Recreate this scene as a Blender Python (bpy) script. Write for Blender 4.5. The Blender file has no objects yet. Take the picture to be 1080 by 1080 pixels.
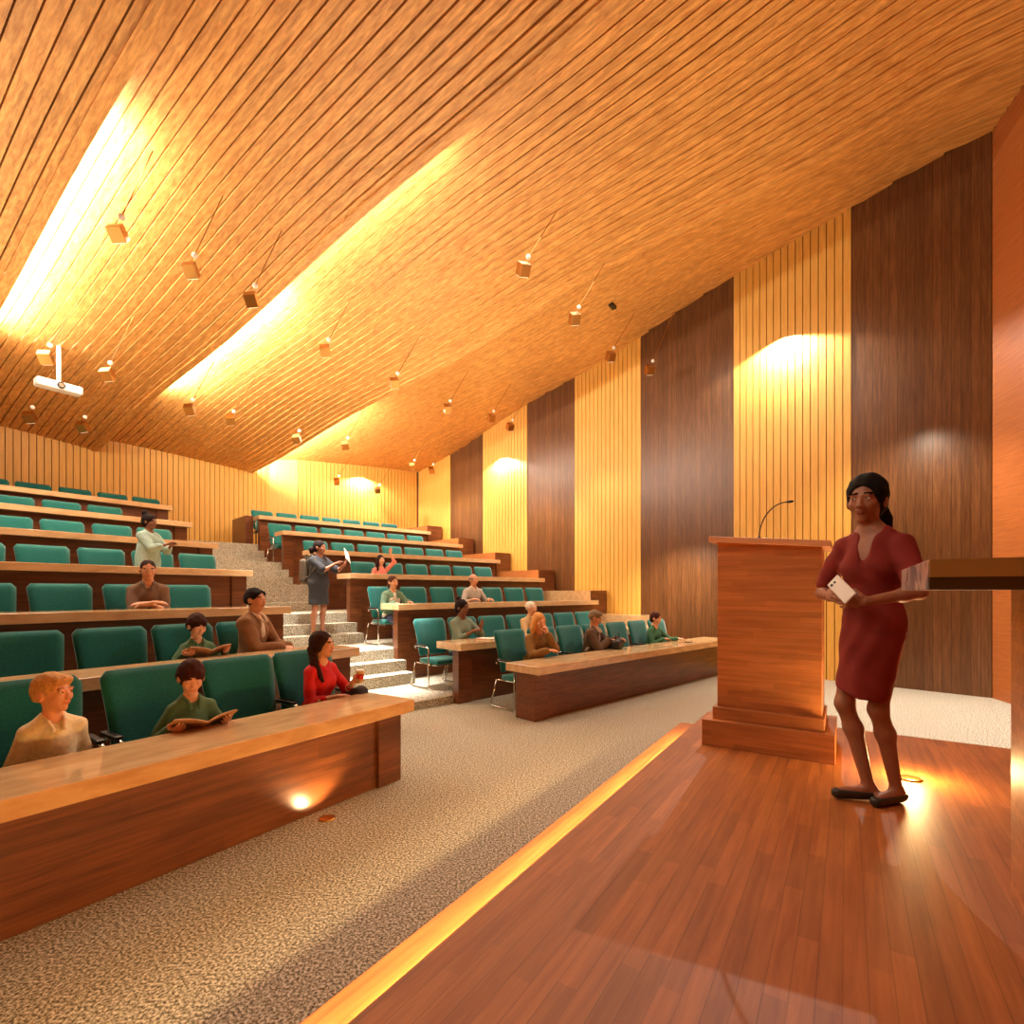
import bpy, bmesh, math, random
import numpy as np
from mathutils import Vector, Matrix
random.seed(7)
S = bpy.context.scene
COL = S.collection
H = 1.65                                   # eye height above the front floor
XR, YR = (.7247, .6890), (-.6890, .7247)   # right block: along the rows, up the rows
XL, YL = (.5547, .8321), (-.8321, .5547)   # left block
TR, TL = math.atan2(.6890, .7247), math.atan2(.8321, .5547)
FR = {'R': (XR, YR, TR), 'L': (XL, YL, TL)}

def W(f, s, c):
    x, y, _ = FR[f]
    return (s * x[0] + c * y[0], s * x[1] + c * y[1])
def toF(f, X, Y):
    x, y, _ = FR[f]
    return (X * x[0] + Y * x[1], X * y[0] + Y * y[1])

# ------------------------------------------------------------------ tags
def tag(o, label=None, cat=None, group=None, kind=None):
    if label: o['label'] = label
    if cat: o['category'] = cat
    if group: o['group'] = group
    if kind: o['kind'] = kind
    return o
def empty(name, loc, rz=0.0, scale=1.0):
    o = bpy.data.objects.new(name, None); COL.objects.link(o)
    o.empty_display_size = .2
    o.location = loc; o.rotation_euler = (0, 0, rz); o.scale = (scale,) * 3
    return o
def copy_tree(o, parent=None):
    c = o.copy(); COL.objects.link(c); c.parent = parent
    for ch in list(o.children): copy_tree(ch, c)
    return c

# ------------------------------------------------------------------ materials
def s2l(c):
    return tuple((v / 12.92 if v <= .04045 else ((v + .055) / 1.055) ** 2.4) for v in c)
def newmat(name, rough=.5, spec=.5, metal=0.0):
    m = bpy.data.materials.new(name); m.use_nodes = True
    nt = m.node_tree; b = nt.nodes['Principled BSDF']
    b.inputs['Roughness'].default_value = rough
    b.inputs['Metallic'].default_value = metal
    b.inputs['Specular IOR Level'].default_value = spec
    return m, nt, b
def N(nt, t, **kw):
    n = nt.nodes.new(t)
    for k, v in kw.items():
        if k in n.inputs.keys(): n.inputs[k].default_value = v
        else: setattr(n, k, v)
    return n
def plain(name, col, rough=.5, metal=0.0, spec=.5, noise=0.0, nscale=40, sheen=0.0, bump=0.0):
    m, nt, b = newmat(name, rough, spec, metal)
    c = s2l(col)
    if noise:
        tc = N(nt, 'ShaderNodeTexCoord'); n = N(nt, 'ShaderNodeTexNoise', Scale=nscale, Detail=4.0)
        r = N(nt, 'ShaderNodeValToRGB')
        r.color_ramp.elements[0].position = .3; r.color_ramp.elements[1].position = .7
        r.color_ramp.elements[0].color = tuple(v * (1 - noise) for v in c) + (1,)
        r.color_ramp.elements[1].color = tuple(min(1, v * (1 + noise)) for v in c) + (1,)
        nt.links.new(tc.outputs['Object'], n.inputs['Vector'])
        nt.links.new(n.outputs['Fac'], r.inputs[0]); nt.links.new(r.outputs[0], b.inputs['Base Color'])
        if bump:
            bp = N(nt, 'ShaderNodeBump', Strength=bump, Distance=.01)
            nt.links.new(n.outputs['Fac'], bp.inputs['Height']); nt.links.new(bp.outputs[0], b.inputs['Normal'])
    else:
        b.inputs['Base Color'].default_value = c + (1,)
    if sheen:
        b.inputs['Sheen Weight'].default_value = sheen
        b.inputs['Sheen Roughness'].default_value = .5
    return m
def wood(name, c0, c1, axis='x', rough=.45, gs=1.0, boards=0.0, baxis='z', blen=0.0, dark=.75, spec=.5, stretch=14.0, bump=.12, vary=(.82, 1.12)):
    """grain runs along axis (object space); boards = board width across baxis"""
    m, nt, b = newmat(name, rough, spec)
    L = nt.links.new
    tc = N(nt, 'ShaderNodeTexCoord')
    mp = N(nt, 'ShaderNodeMapping')
    sc = [stretch * gs] * 3; sc['xyz'.index(axis)] = 1.0 * gs
    mp.inputs['Scale'].default_value = sc
    L(tc.outputs['Object'], mp.inputs['Vector'])
    n = N(nt, 'ShaderNodeTexNoise', Scale=2.2, Detail=6.0, Roughness=.62, Distortion=.3)
    L(mp.outputs[0], n.inputs['Vector'])
    r = N(nt, 'ShaderNodeValToRGB')
    r.color_ramp.elements[0].position = .32; r.color_ramp.elements[1].position = .68
    r.color_ramp.elements[0].color = s2l(c0) + (1,); r.color_ramp.elements[1].color = s2l(c1) + (1,)
    L(n.outputs['Fac'], r.inputs[0])
    out = r.outputs[0]
    if boards:
        sep = N(nt, 'ShaderNodeSeparateXYZ'); L(tc.outputs['Object'], sep.inputs[0])
        d = N(nt, 'ShaderNodeMath', operation='DIVIDE'); L(sep.outputs[baxis.upper()], d.inputs[0]); d.inputs[1].default_value = boards
        fl = N(nt, 'ShaderNodeMath', operation='FLOOR'); L(d.outputs[0], fl.inputs[0])
        fr = N(nt, 'ShaderNodeMath', operation='FRACT'); L(d.outputs[0], fr.inputs[0])
        wn = N(nt, 'ShaderNodeTexWhiteNoise', noise_dimensions='2D')
        cb = N(nt, 'ShaderNodeCombineXYZ'); L(fl.outputs[0], cb.inputs[0])
        if blen:
            w1 = N(nt, 'ShaderNodeTexWhiteNoise', noise_dimensions='1D'); L(fl.outputs[0], w1.inputs['W'])
            dd = N(nt, 'ShaderNodeMath', operation='DIVIDE'); L(sep.outputs[axis.upper()], dd.inputs[0]); dd.inputs[1].default_value = blen
            ad = N(nt, 'ShaderNodeMath', operation='ADD'); L(dd.outputs[0], ad.inputs[0]); L(w1.outputs['Value'], ad.inputs[1])
            f2 = N(nt, 'ShaderNodeMath', operation='FLOOR'); L(ad.outputs[0], f2.inputs[0]); L(f2.outputs[0], cb.inputs[1])
        L(cb.outputs[0], wn.inputs['Vector'])
        mr = N(nt, 'ShaderNodeMapRange'); mr.inputs['To Min'].default_value = vary[0]; mr.inputs['To Max'].default_value = vary[1]
        L(wn.outputs['Value'], mr.inputs['Value'])
        lt = N(nt, 'ShaderNodeMath', operation='LESS_THAN'); L(fr.outputs[0], lt.inputs[0]); lt.inputs[1].default_value = .06
        m2 = N(nt, 'ShaderNodeMapRange'); m2.inputs['To Min'].default_value = 1.0; m2.inputs['To Max'].default_value = dark
        L(lt.outputs[0], m2.inputs['Value'])
        mu = N(nt, 'ShaderNodeMath', operation='MULTIPLY'); L(mr.outputs[0], mu.inputs[0]); L(m2.outputs[0], mu.inputs[1])
        vm = N(nt, 'ShaderNodeVectorMath', operation='SCALE'); L(out, vm.inputs[0]); L(mu.outputs[0], vm.inputs['Scale'])
        out = vm.outputs[0]
    L(out, b.inputs['Base Color'])
    bp = N(nt, 'ShaderNodeBump', Strength=bump, Distance=.005)
    L(n.outputs['Fac'], bp.inputs['Height']); L(bp.outputs[0], b.inputs['Normal'])
    return m
def carpet(name, c0, c1, c2):
    m, nt, b = newmat(name, .95, .1)
    L = nt.links.new
    tc = N(nt, 'ShaderNodeTexCoord')
    n = N(nt, 'ShaderNodeTexNoise', Scale=75.0, Detail=2.0, Roughness=.7); L(tc.outputs['Object'], n.inputs['Vector'])
    r = N(nt, 'ShaderNodeValToRGB'); e = r.color_ramp.elements
    e[0].position = .37; e[0].color = s2l(c0) + (1,); e[1].position = .63; e[1].color = s2l(c2) + (1,)
    x = e.new(.5); x.color = s2l(c1) + (1,)
    L(n.outputs['Fac'], r.inputs[0]); L(r.outputs[0], b.inputs['Base Color'])
    bp = N(nt, 'ShaderNodeBump', Strength=.15, Distance=.01); L(n.outputs['Fac'], bp.inputs['Height']); L(bp.outputs[0], b.inputs['Normal'])
    return m
def emis(name, col, st):
    m = bpy.data.materials.new(name); m.use_nodes = True; nt = m.node_tree; nt.nodes.clear()
    e = nt.nodes.new('ShaderNodeEmission'); o = nt.nodes.new('ShaderNodeOutputMaterial')
    e.inputs[0].default_value = s2l(col) + (1,); e.inputs[1].default_value = st
    nt.links.new(e.outputs[0], o.inputs[0]); return m

M = {
 'ceil': wood('ceiling slat oak', (.72, .47, .20), (.92, .69, .38), 'y', .5, .8, boards=.0387, baxis='x', blen=.9, dark=.86, stretch=16, vary=(.84, 1.08)),
 'ceilback': plain('dark gap above slats', (.40, .25, .12), .8),
 'light': wood('honey batten oak', (.84, .62, .27), (.90, .70, .34), 'z', .5, .8),
 'gap': plain('batten gap', (.30, .17, .07), .8),
 'dark': wood('walnut wall boards', (.34, .20, .10), (.45, .30, .17), 'z', .32, 1.1, boards=.118, baxis='x', dark=.45),
 'orange': wood('front wall veneer', (.64, .36, .17), (.74, .44, .22), 'x', .45, 1.0),
 'desk': wood('desk front mahogany', (.33, .17, .085), (.47, .27, .14), 'x', .3, 1.0, boards=.1, baxis='z', blen=1.2, dark=.8),
 'top': wood('pale worktop', (.78, .62, .44), (.88, .74, .55), 'x', .09, 1.6, stretch=3, spec=.8, bump=0.0),
 'podium': wood('podium cherry staves', (.64, .38, .19), (.76, .48, .26), 'x', .4, 1.0, boards=.035, baxis='z', blen=.5, dark=.72),
 'podtop': wood('podium pale top', (.80, .55, .38), (.86, .62, .45), 'x', .3),
 'stage': wood('stage parquet', (.58, .33, .15), (.70, .43, .21), 'y', .5, 1.0, boards=.06, baxis='x', blen=.6, dark=.72),
 'carpet': carpet('speckled carpet', (.34, .31, .26), (.62, .58, .50), (.86, .83, .76)),
 'teal': plain('teal wool upholstery', (.07, .40, .38), .9, noise=.22, nscale=90, sheen=.35, bump=.15, spec=.2),
 'chrome': plain('polished steel', (.80, .78, .74), .16, 1.0),
 'armpad': plain('black arm pad', (.07, .07, .07), .35),
 'brass': plain('brass lamp body', (.70, .50, .26), .3, 1.0),
 'ivory': plain('ivory lamp joint', (.93, .90, .84), .4),
 'lens': emis('lit lamp lens', (1, .9, .7), 2.5),
 'white': plain('white plastic', (.92, .90, .86), .4),
 'black': plain('black plastic', (.03, .03, .03), .35),
 'steel': plain('brushed bronze steel', (.76, .69, .47), .45, 0.0),
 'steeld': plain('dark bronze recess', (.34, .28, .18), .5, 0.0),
 'led': emis('warm strip light', (1, .74, .36), 60.0),
 'puck': emis('warm floor light', (1, .82, .52), 30.0),
 'paper': plain('paper', (.93, .89, .82), .8),
 'book': plain('tan book cover', (.72, .55, .38), .7),
 'bag': plain('dark leather bag', (.10, .08, .09), .5, noise=.4, nscale=30),
 'canvas': plain('brown canvas', (.33, .27, .20), .85, noise=.25, nscale=60),
 'eye': plain('eye white', (.95, .93, .90), .2),
 'iris': plain('iris', (.10, .06, .04), .2),
 'redcup': plain('red cup band', (.75, .16, .12), .4),
 'glass': plain('tan paper cup', (.78, .66, .46), .5),
}
# pink grey marble
m, nt, b = newmat('grey pink marble', .2)
tc = N(nt, 'ShaderNodeTexCoord'); nz = N(nt, 'ShaderNodeTexNoise', Scale=7.0, Detail=8.0, Distortion=1.6)
r = N(nt, 'ShaderNodeValToRGB'); e = r.color_ramp.elements
e[0].position = .38; e[0].color = s2l((.52, .50, .52)) + (1,); e[1].position = .56; e[1].color = s2l((.82, .70, .66)) + (1,)
nt.links.new(tc.outputs['Object'], nz.inputs['Vector']); nt.links.new(nz.outputs['Fac'], r.inputs[0]); nt.links.new(r.outputs[0], b.inputs['Base Color'])
M['marble'] = m

# ------------------------------------------------------------------ mesh building
class MB:
    def __init__(s): s.v = []; s.f = []; s.mi = []; s.mats = []
    def mat(s, m):
        if m not in s.mats: s.mats.append(m)
        return s.mats.index(m)
    def add(s, vs, fs, m=None):
        o = len(s.v); s.v += [tuple(v) for v in vs]; k = s.mat(m) if m else 0
        for f in fs: s.f.append(tuple(i + o for i in f)); s.mi.append(k)
        return s
    def box(s, x0, x1, y0, y1, z0, z1, m=None):
        vs = [(x, y, z) for z in (z0, z1) for y in (y0, y1) for x in (x0, x1)]
        return s.add(vs, [(0, 2, 3, 1), (4, 5, 7, 6), (0, 1, 5, 4), (2, 6, 7, 3), (0, 4, 6, 2), (1, 3, 7, 5)], m)
    def prism(s, pts, z0, z1, m=None, top=None):
        """pts counter-clockwise plan polygon; z0/z1 numbers or per-point lists"""
        n = len(pts)
        za = z0 if isinstance(z0, (list, tuple)) else [z0] * n
        zb = z1 if isinstance(z1, (list, tuple)) else [z1] * n
        vs = [(p[0], p[1], za[i]) for i, p in enumerate(pts)] + [(p[0], p[1], zb[i]) for i, p in enumerate(pts)]
        fs = [tuple(range(n))[::-1], tuple(range(n, 2 * n))] + [(i, (i + 1) % n, n + (i + 1) % n, n + i) for i in range(n)]
        return s.add(vs, fs, m)
    def tube(s, pts, r, n=8, m=None, closed=False):
        pts = [Vector(p) for p in pts]; vs = []; fs = []; N_ = len(pts)
        rr = r if isinstance(r, (list, tuple)) else [r] * N_
        up = Vector((0, 0, 1)); prev = None
        for i, p in enumerate(pts):
            a = pts[max(i - 1, 0)]; c = pts[min(i + 1, N_ - 1)]
            d = (c - a).normalized()
            if prev is None:
                q = d.cross(up)
                if q.length < .1: q = d.cross(Vector((1, 0, 0)))
                q.normalize()
            else:
                q = (prev - d * prev.dot(d)).normalized()
            prev = q; w = d.cross(q)
            for k in range(n):
                t = 2 * math.pi * k / n
                vs.append(p + (q * math.cos(t) + w * math.sin(t)) * rr[i])
        for i in range(N_ - 1):
            for k in range(n):
                fs.append((i * n + k, i * n + (k + 1) % n, (i + 1) * n + (k + 1) % n, (i + 1) * n + k))
        fs.append(tuple(range(n))[::-1]); fs.append(tuple(range((N_ - 1) * n, N_ * n)))
        return s.add(vs, fs, m)
    def lathe(s, prof, cx=0, cy=0, cz=0, n=20, m=None):
        vs = []; fs = []
        for r, z in prof:
            for k in range(n):
                t = 2 * math.pi * k / n; vs.append((cx + r * math.cos(t), cy + r * math.sin(t), cz + z))
        for i in range(len(prof) - 1):
            for k in range(n): fs.append((i * n + k, i * n + (k + 1) % n, (i + 1) * n + (k + 1) % n, (i + 1) * n + k))
        fs.append(tuple(range(n))[::-1]); fs.append(tuple(range((len(prof) - 1) * n, len(prof) * n)))
        return s.add(vs, fs, m)
    def build(s, name, m=None, parent=None, loc=None, rz=None, bevel=0, smooth=False, rot=None):
        me = bpy.data.meshes.new(name); me.from_pydata(s.v, [], s.f); me.validate(); 
        mats = s.mats or [m]
        if m and m not in mats: mats = [m] + mats
        for q in mats: me.materials.append(q)
        if s.mats: me.polygons.foreach_set('material_index', s.mi[:len(me.polygons)])
        if smooth: me.polygons.foreach_set('use_smooth', [True] * len(me.polygons))
        me.update()
        o = bpy.data.objects.new(name, me); COL.objects.link(o)
        if parent: o.parent = parent
        if loc is not None: o.location = loc
        if rz is not None: o.rotation_euler = (0, 0, rz)
        if rot is not None: o.rotation_euler = rot
        if bevel:
            bm = o.modifiers.new('bevel', 'BEVEL'); bm.width = bevel; bm.segments = 2; bm.limit_method = 'ANGLE'
        return o
def struct(o): o['kind'] = 'structure'; return o

# ------------------------------------------------------------------ the room
# plan corners (world)
A = (7.454, 7.955); WD = (-.685, .729)          # right wall starts at A, runs along WD
def wallR(t): return (A[0] + WD[0] * t, A[1] + WD[1] * t)
RB = wallR(16.1)                                 # back right corner
RB2 = (-6.98, 16.68); LB2 = (-7.73, 16.30)       # facet between the two back walls
def wallL(a): return (-10 + .648 * a, 13.65 + .761 * a)
LC = W('L', -3.3, 0)
def isect(p, d, q, e):
    det = d[0] * -e[1] + d[1] * e[0]
    t = ((q[0] - p[0]) * -e[1] + (q[1] - p[1]) * e[0]) / det
    return (p[0] + d[0] * t, p[1] + d[1] * t)
BL = isect(wallL(0), (.648, .761), LC, YL)       # back left corner
B_ = W('L', 6.07, -3.2)
G_ = W('L', -3.3, -3.2)                          # front left corner
ROOM = [A, RB, RB2, LB2, BL, G_, B_]         # counter-clockwise seen from above
TIER = [0, .115, .657, 1.233, 1.81, 2.385, 2.96]
CR = [None, 6.09, 7.90, 9.70, 11.50, 13.30, 15.10]
CL = [None, 5.18, 6.99, 8.76, 10.53, 12.30, 14.07]
SEND = [3.25, 4.12, 4.39, 4.826, 5.134, 5.456, 5.814]      # aisle ends of the left desks
CLF = [3.19, 4.95, 6.76, 8.53, 10.3, 12.07, 13.84]         # worktop front lines, left
CRF = [4.38, 5.86, 7.67, 9.47, 11.27, 13.07, 14.87]        # worktop front lines, right

S1, S2, S3 = 2.2, 4.98, 8.75
def zc(s, c):
    """height of the slat undersides in left-block coordinates"""
    z = 8.67 - .178 * max(c, -1.0)
    if c < -1.0: z = 8.67 + .178
    def band(a, b, w):                      # a saw-tooth: lowest just before the cove at b
        t = min(max((s - a) / (b - a), 0), 1)
        return -w * t ** 1.5
    off = 0
    if s < S1: off = -.35 + band(-3.3, S1, .30)
    elif s < S2: off = -.28 + band(S1, S2, .30)
    elif s < S3: off = -.25 + band(S2, S3, .30)
    else: off = -.02 * max(0, 12 - s)
    off += .05 * math.sin(c * .9 + s * .5)
    return z + off

def line_range(s):
    """c interval inside the room of the line s = const (left-block frame)"""
    p = W('L', s, 0); cs = []
    for i in range(len(ROOM)):
        a = toF('L', *ROOM[i]); b = toF('L', *ROOM[(i + 1) % len(ROOM)])
        if (a[0] - s) * (b[0] - s) < 0:
            t = (s - a[0]) / (b[0] - a[0]); cs.append(a[1] + t * (b[1] - a[1]))
    return (min(cs), max(cs)) if len(cs) >= 2 else None
mb = MB(); sp = .155; s = -3.22; NS = 0
while s < 15.4:
    rg = line_range(s)
    if rg and not any(-.14 < s - q < .06 for q in (S1, S2, S3)):
        c0, c1 = rg; n = max(2, int((c1 - c0) / .5)); NS += 1
        w = .0755 if s > S2 + 1.5 else .070
        for part in (0, 1):
            vs = []; fs = []
            for i in range(n + 1):
                c = c0 + (c1 - c0) * i / n; z = zc(s, c)
                if part == 0: prof = [(s - w, z + .07), (s - w, z), (s + w, z), (s + w, z + .07)]
                else: prof = [(s - sp / 2 - .002, z + .06), (s + sp / 2 + .002, z + .06)]
                vs += [(q[0], c, q[1]) for q in prof]
            k = len(prof)
            for i in range(n):
                for j in range(k - 1):
                    fs.append((i * k + j, i * k + j + 1, (i + 1) * k + j + 1, (i + 1) * k + j))
            if part == 0: fs.append((3, 2, 1, 0)); fs.append(tuple(n * 4 + q for q in (0, 1, 2, 3)))
            mb.add(vs, fs, M['ceil'] if part == 0 else M['ceilback'])
    s += sp
# the dropped lips that hide the cove lights
for sv in (S1, S2, S3):
    rg = line_range(sv)
    c0, c1 = rg; n = int((c1 - c0) / .5); vs = []; fs = []
    for i in range(n + 1):
        c = c0 + (c1 - c0) * i / n; z = zc(sv - .01, c) - .01
        for q in ((sv - .14, z), (sv + .0, z), (sv + .0, z + .5), (sv - .14, z + .5)): vs.append((q[0], c, q[1]))
    for i in range(n):
        for j in range(4): fs.append((i * 4 + j, i * 4 + (j + 1) % 4, (i + 1) * 4 + (j + 1) % 4, (i + 1) * 4 + j))
    mb.add(vs, fs, M['ceil'])
ceil = struct(mb.build('ceiling', rz=TL))
# a closed lid well above the slats
mb = MB(); mb.prism(ROOM, 9.35, 9.45, M['ceilback']); struct(mb.build('ceiling'))

def ztop(x, y):
    s, c = toF('L', x, y); return zc(s, c) + .14

def batten_wall(name, p, q, pieces, z0=0.0, inward=None, th=.05):
    """wall from p to q; pieces = [(t0, t1, 'light'|'dark'|'orange')]; local x along p->q, local -y or +y inward"""
    L_ = math.hypot(q[0] - p[0], q[1] - p[1]); ang = math.atan2(q[1] - p[1], q[0] - p[0])
    dx, dy = (q[0] - p[0]) / L_, (q[1] - p[1]) / L_
    mb = MB(); iy = inward
    for t0, t1, kind in pieces:
        n = max(1, round((t1 - t0) / .134)) if kind == 'light' else max(1, round((t1 - t0) / .5))
        step = (t1 - t0) / n
        for i in range(n):
            a = t0 + i * step; b = a + step
            za = ztop(p[0] + dx * a, p[1] + dy * a) ; zb = ztop(p[0] + dx * b, p[1] + dy * b)
            zz = max(za, zb) + .05
            mb.box(a, b, -.1 * iy if iy > 0 else 0, 0 if iy > 0 else .1, z0, zz, M['gap'] if kind == 'light' else M[kind])
            if kind == 'light':
                y0, y1 = (0, .035) if iy > 0 else (-.035, 0)
                mb.box(a + .008, b - .008, y0, y1, z0, zz, M['light'])
            elif kind == 'dark':
                y0, y1 = (0, .02) if iy > 0 else (-.02, 0)
                mb.box(a, b, y0, y1, z0, zz, M['dark'])
    return struct(mb.build(name, loc=(p[0], p[1], 0), rz=ang))
ts = [0, 1.86, 4.0, 6.26, 8.35, 10.19, 12.25, 14.05, 16.1]
kinds = ['dark', 'light'] * 4
batten_wall('wall_right', A, RB, [(ts[i], ts[i + 1], kinds[i]) for i in range(8)], inward=1)
Lr = math.hypot(RB2[0] - RB[0], RB2[1] - RB[1])
batten_wall('wall_back', RB, RB2, [(0, .12, 'dark'), (.12, Lr, 'light')], inward=1)
batten_wall('wall_back', RB2, LB2, [(0, math.hypot(.75, .38), 'orange2')] if 0 else [(0, .84, 'plainlight')], inward=1) if 0 else None
mb = MB(); Lf = math.hypot(RB2[0] - LB2[0], RB2[1] - LB2[1])
mb.box(0, Lf, -.1, .03, 0, 6.6, M['light'])
struct(mb.build('wall_back', loc=(RB2[0], RB2[1], 0), rz=math.atan2(LB2[1] - RB2[1], LB2[0] - RB2[0])))
Ll = math.hypot(BL[0] - LB2[0], BL[1] - LB2[1])
batten_wall('wall_back', LB2, BL, [(0, Ll, 'light')], inward=1)
Lw = math.hypot(G_[0] - BL[0], G_[1] - BL[1])
batten_wall('wall_left', BL, G_, [(i * 2.0, min(Lw, i * 2.0 + 2), 'light' if i % 2 else 'dark') for i in range(int(Lw / 2) + 1) if i * 2 < Lw], inward=1)
def slabwall(name, p, q, mat, th=.1):
    L_ = math.hypot(q[0] - p[0], q[1] - p[1])
    mb = MB(); mb.box(0, L_, -th, 0, 0, 9.4, mat)
    return struct(mb.build(name, loc=(p[0], p[1], 0), rz=math.atan2(q[1] - p[1], q[0] - p[0])))
slabwall('wall_front', G_, B_, M['orange']); slabwall('wall_front', B_, A, M['orange'])
# floor and the tiers
mb = MB(); mb.prism(ROOM, -.1, 0, M['carpet']); struct(mb.build('floor'))
def ptR(s, c): return W('R', s, c)
for k in range(1, 7):
    cR, cL = CR[k], CL[k]
    # right wall point on the line c = cR
    pR = isect(ptR(0, cR), XR, A, WD)
    kink = isect(ptR(0, cR), XR, W('L', 0, cL), XL)
    pL = isect(W('L', 0, cL), XL, LC, YL)
    poly = [pR, RB, RB2, LB2, BL, pL, kink]
    mb = MB(); mb.prism(poly, TIER[k - 1], TIER[k], M['carpet'])
    struct(mb.build('floor'))
    if k >= 2:
        h = (TIER[k] - TIER[k - 1]) / 3
        eL = toF('R', *W('L', SEND[k], CLF[k]))[0] - .35
        for j, d in ((1, .56), (2, .28)):
            mb = MB(); p = [ptR(eL, cR - d), ptR(4.74, cR - d), ptR(4.74, cR), ptR(eL, cR)]
            mb.prism(p, TIER[k - 1], TIER[k - 1] + h * j, M['carpet']); struct(mb.build('floor'))
# a low extra platform under the second left row
mb = MB(); q = [W('L', -3.25, 5.2), W('L', 4.05, 5.2), W('L', 4.05, 6.98), W('L', -3.25, 6.98)]
mb.prism(q, TIER[1], .20, M['carpet']); struct(mb.build('floor'))
TL_Z = [0, .20] + TIER[2:]
TR_Z = TIER[:]
# knee walls at the right end of the rows
for k in range(1, 7):
    c0 = CR[k] - .02 if k > 1 else 6.5; z1 = TR_Z[k] + 1.02 if k > 1 else TR_Z[k] + .98
    c1 = min(c0 + 1.8, 16.7)
    mb = MB(); mb.box(10.25, 10.86, c0, c0 + .05, TIER[k - 1] if k > 1 else 0, z1, M['desk'] if k > 1 else M['top'])
    mb.box(10.25, 10.86, c0 + .05, c1 if k > 1 else 7.85, TIER[k - 1], z1, M['podium'] if k > 2 else M['top'])
    struct(mb.build('trim_%d' % k, rz=TR))
mb = MB(); mb.box(4.42, 4.62, 15.35, 16.6, TIER[6], TIER[6] + .8, M['desk']); struct(mb.build('trim_8', rz=TR))

# ------------------------------------------------------------------ desks
ORD = ['front', 'second', 'third', 'fourth', 'fifth', 'sixth', 'topmost']
def desk(side, k, s0, s1, cf, z, zbase, lab):
    """worktop s0..s1, front line cf; z = floor of its own tier; zbase = foot of the front panel"""
    f = 'R' if side == 'R' else 'L'
    th = FR[f][2]; D = .71 if k == 0 else .78
    cx, cy = W(f, s0, cf)
    o = empty('bench_desk', (cx, cy, zbase), th)
    L_ = s1 - s0; dz = z - zbase
    MB().box(0, L_, 0, .60, dz + D - .105, dz + D).build('worktop', M['top'], o, bevel=.006)
    MB().box(.06, L_ - .06, .15, .21, 0, dz + D - .105).build('front_panel', M['desk'], o, bevel=.004)
    near = (0.05, .30) if side == 'R' else (L_ - .30, L_ - .05)
    MB().box(near[0], near[1], .115, .46, 0 if k == 0 else 0, dz + D - .105).build('end_post', M['desk'], o, bevel=.004) if k == 0 else \
        MB().box(near[0], near[1], .115, .26, 0, dz + D - .105).build('end_post', M['desk'], o, bevel=.004)
    far = (L_ - .12, L_ - .06) if side == 'R' else (.06, .12)
    MB().box(far[0], far[1], .16, .50, dz, dz + D - .105).build('end_panel', M['desk'], o, bevel=.004)
    MB().box(.3, L_ - .3, .21, .225, dz + .02, dz + .06).build('foot_rail', M['chrome'], o)
    tag(o, lab, 'desk', 'long desks of the lecture hall')
    return o
for k in range(7):
    desk('L', k, -2.6 + .3 * k if k > 0 else -2.4, SEND[k], CLF[k], TL_Z[k], TIER[k - 1] if k > 1 else 0,
         f'long desk of the {ORD[k]} row in the left block, pale top over dark wood front')
for k in range(7):
    s1 = 11.0 if k == 0 else 10.24
    if k == 0: s1 = 10.28
    desk('R', k, {0: 4.62, 1: 4.55}.get(k, 4.62), s1, CRF[k], TR_Z[k], TIER[k - 1] if k > 1 else 0,
         f'long desk of the {ORD[k]} row in the right block, pale top over dark wood front')

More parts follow.
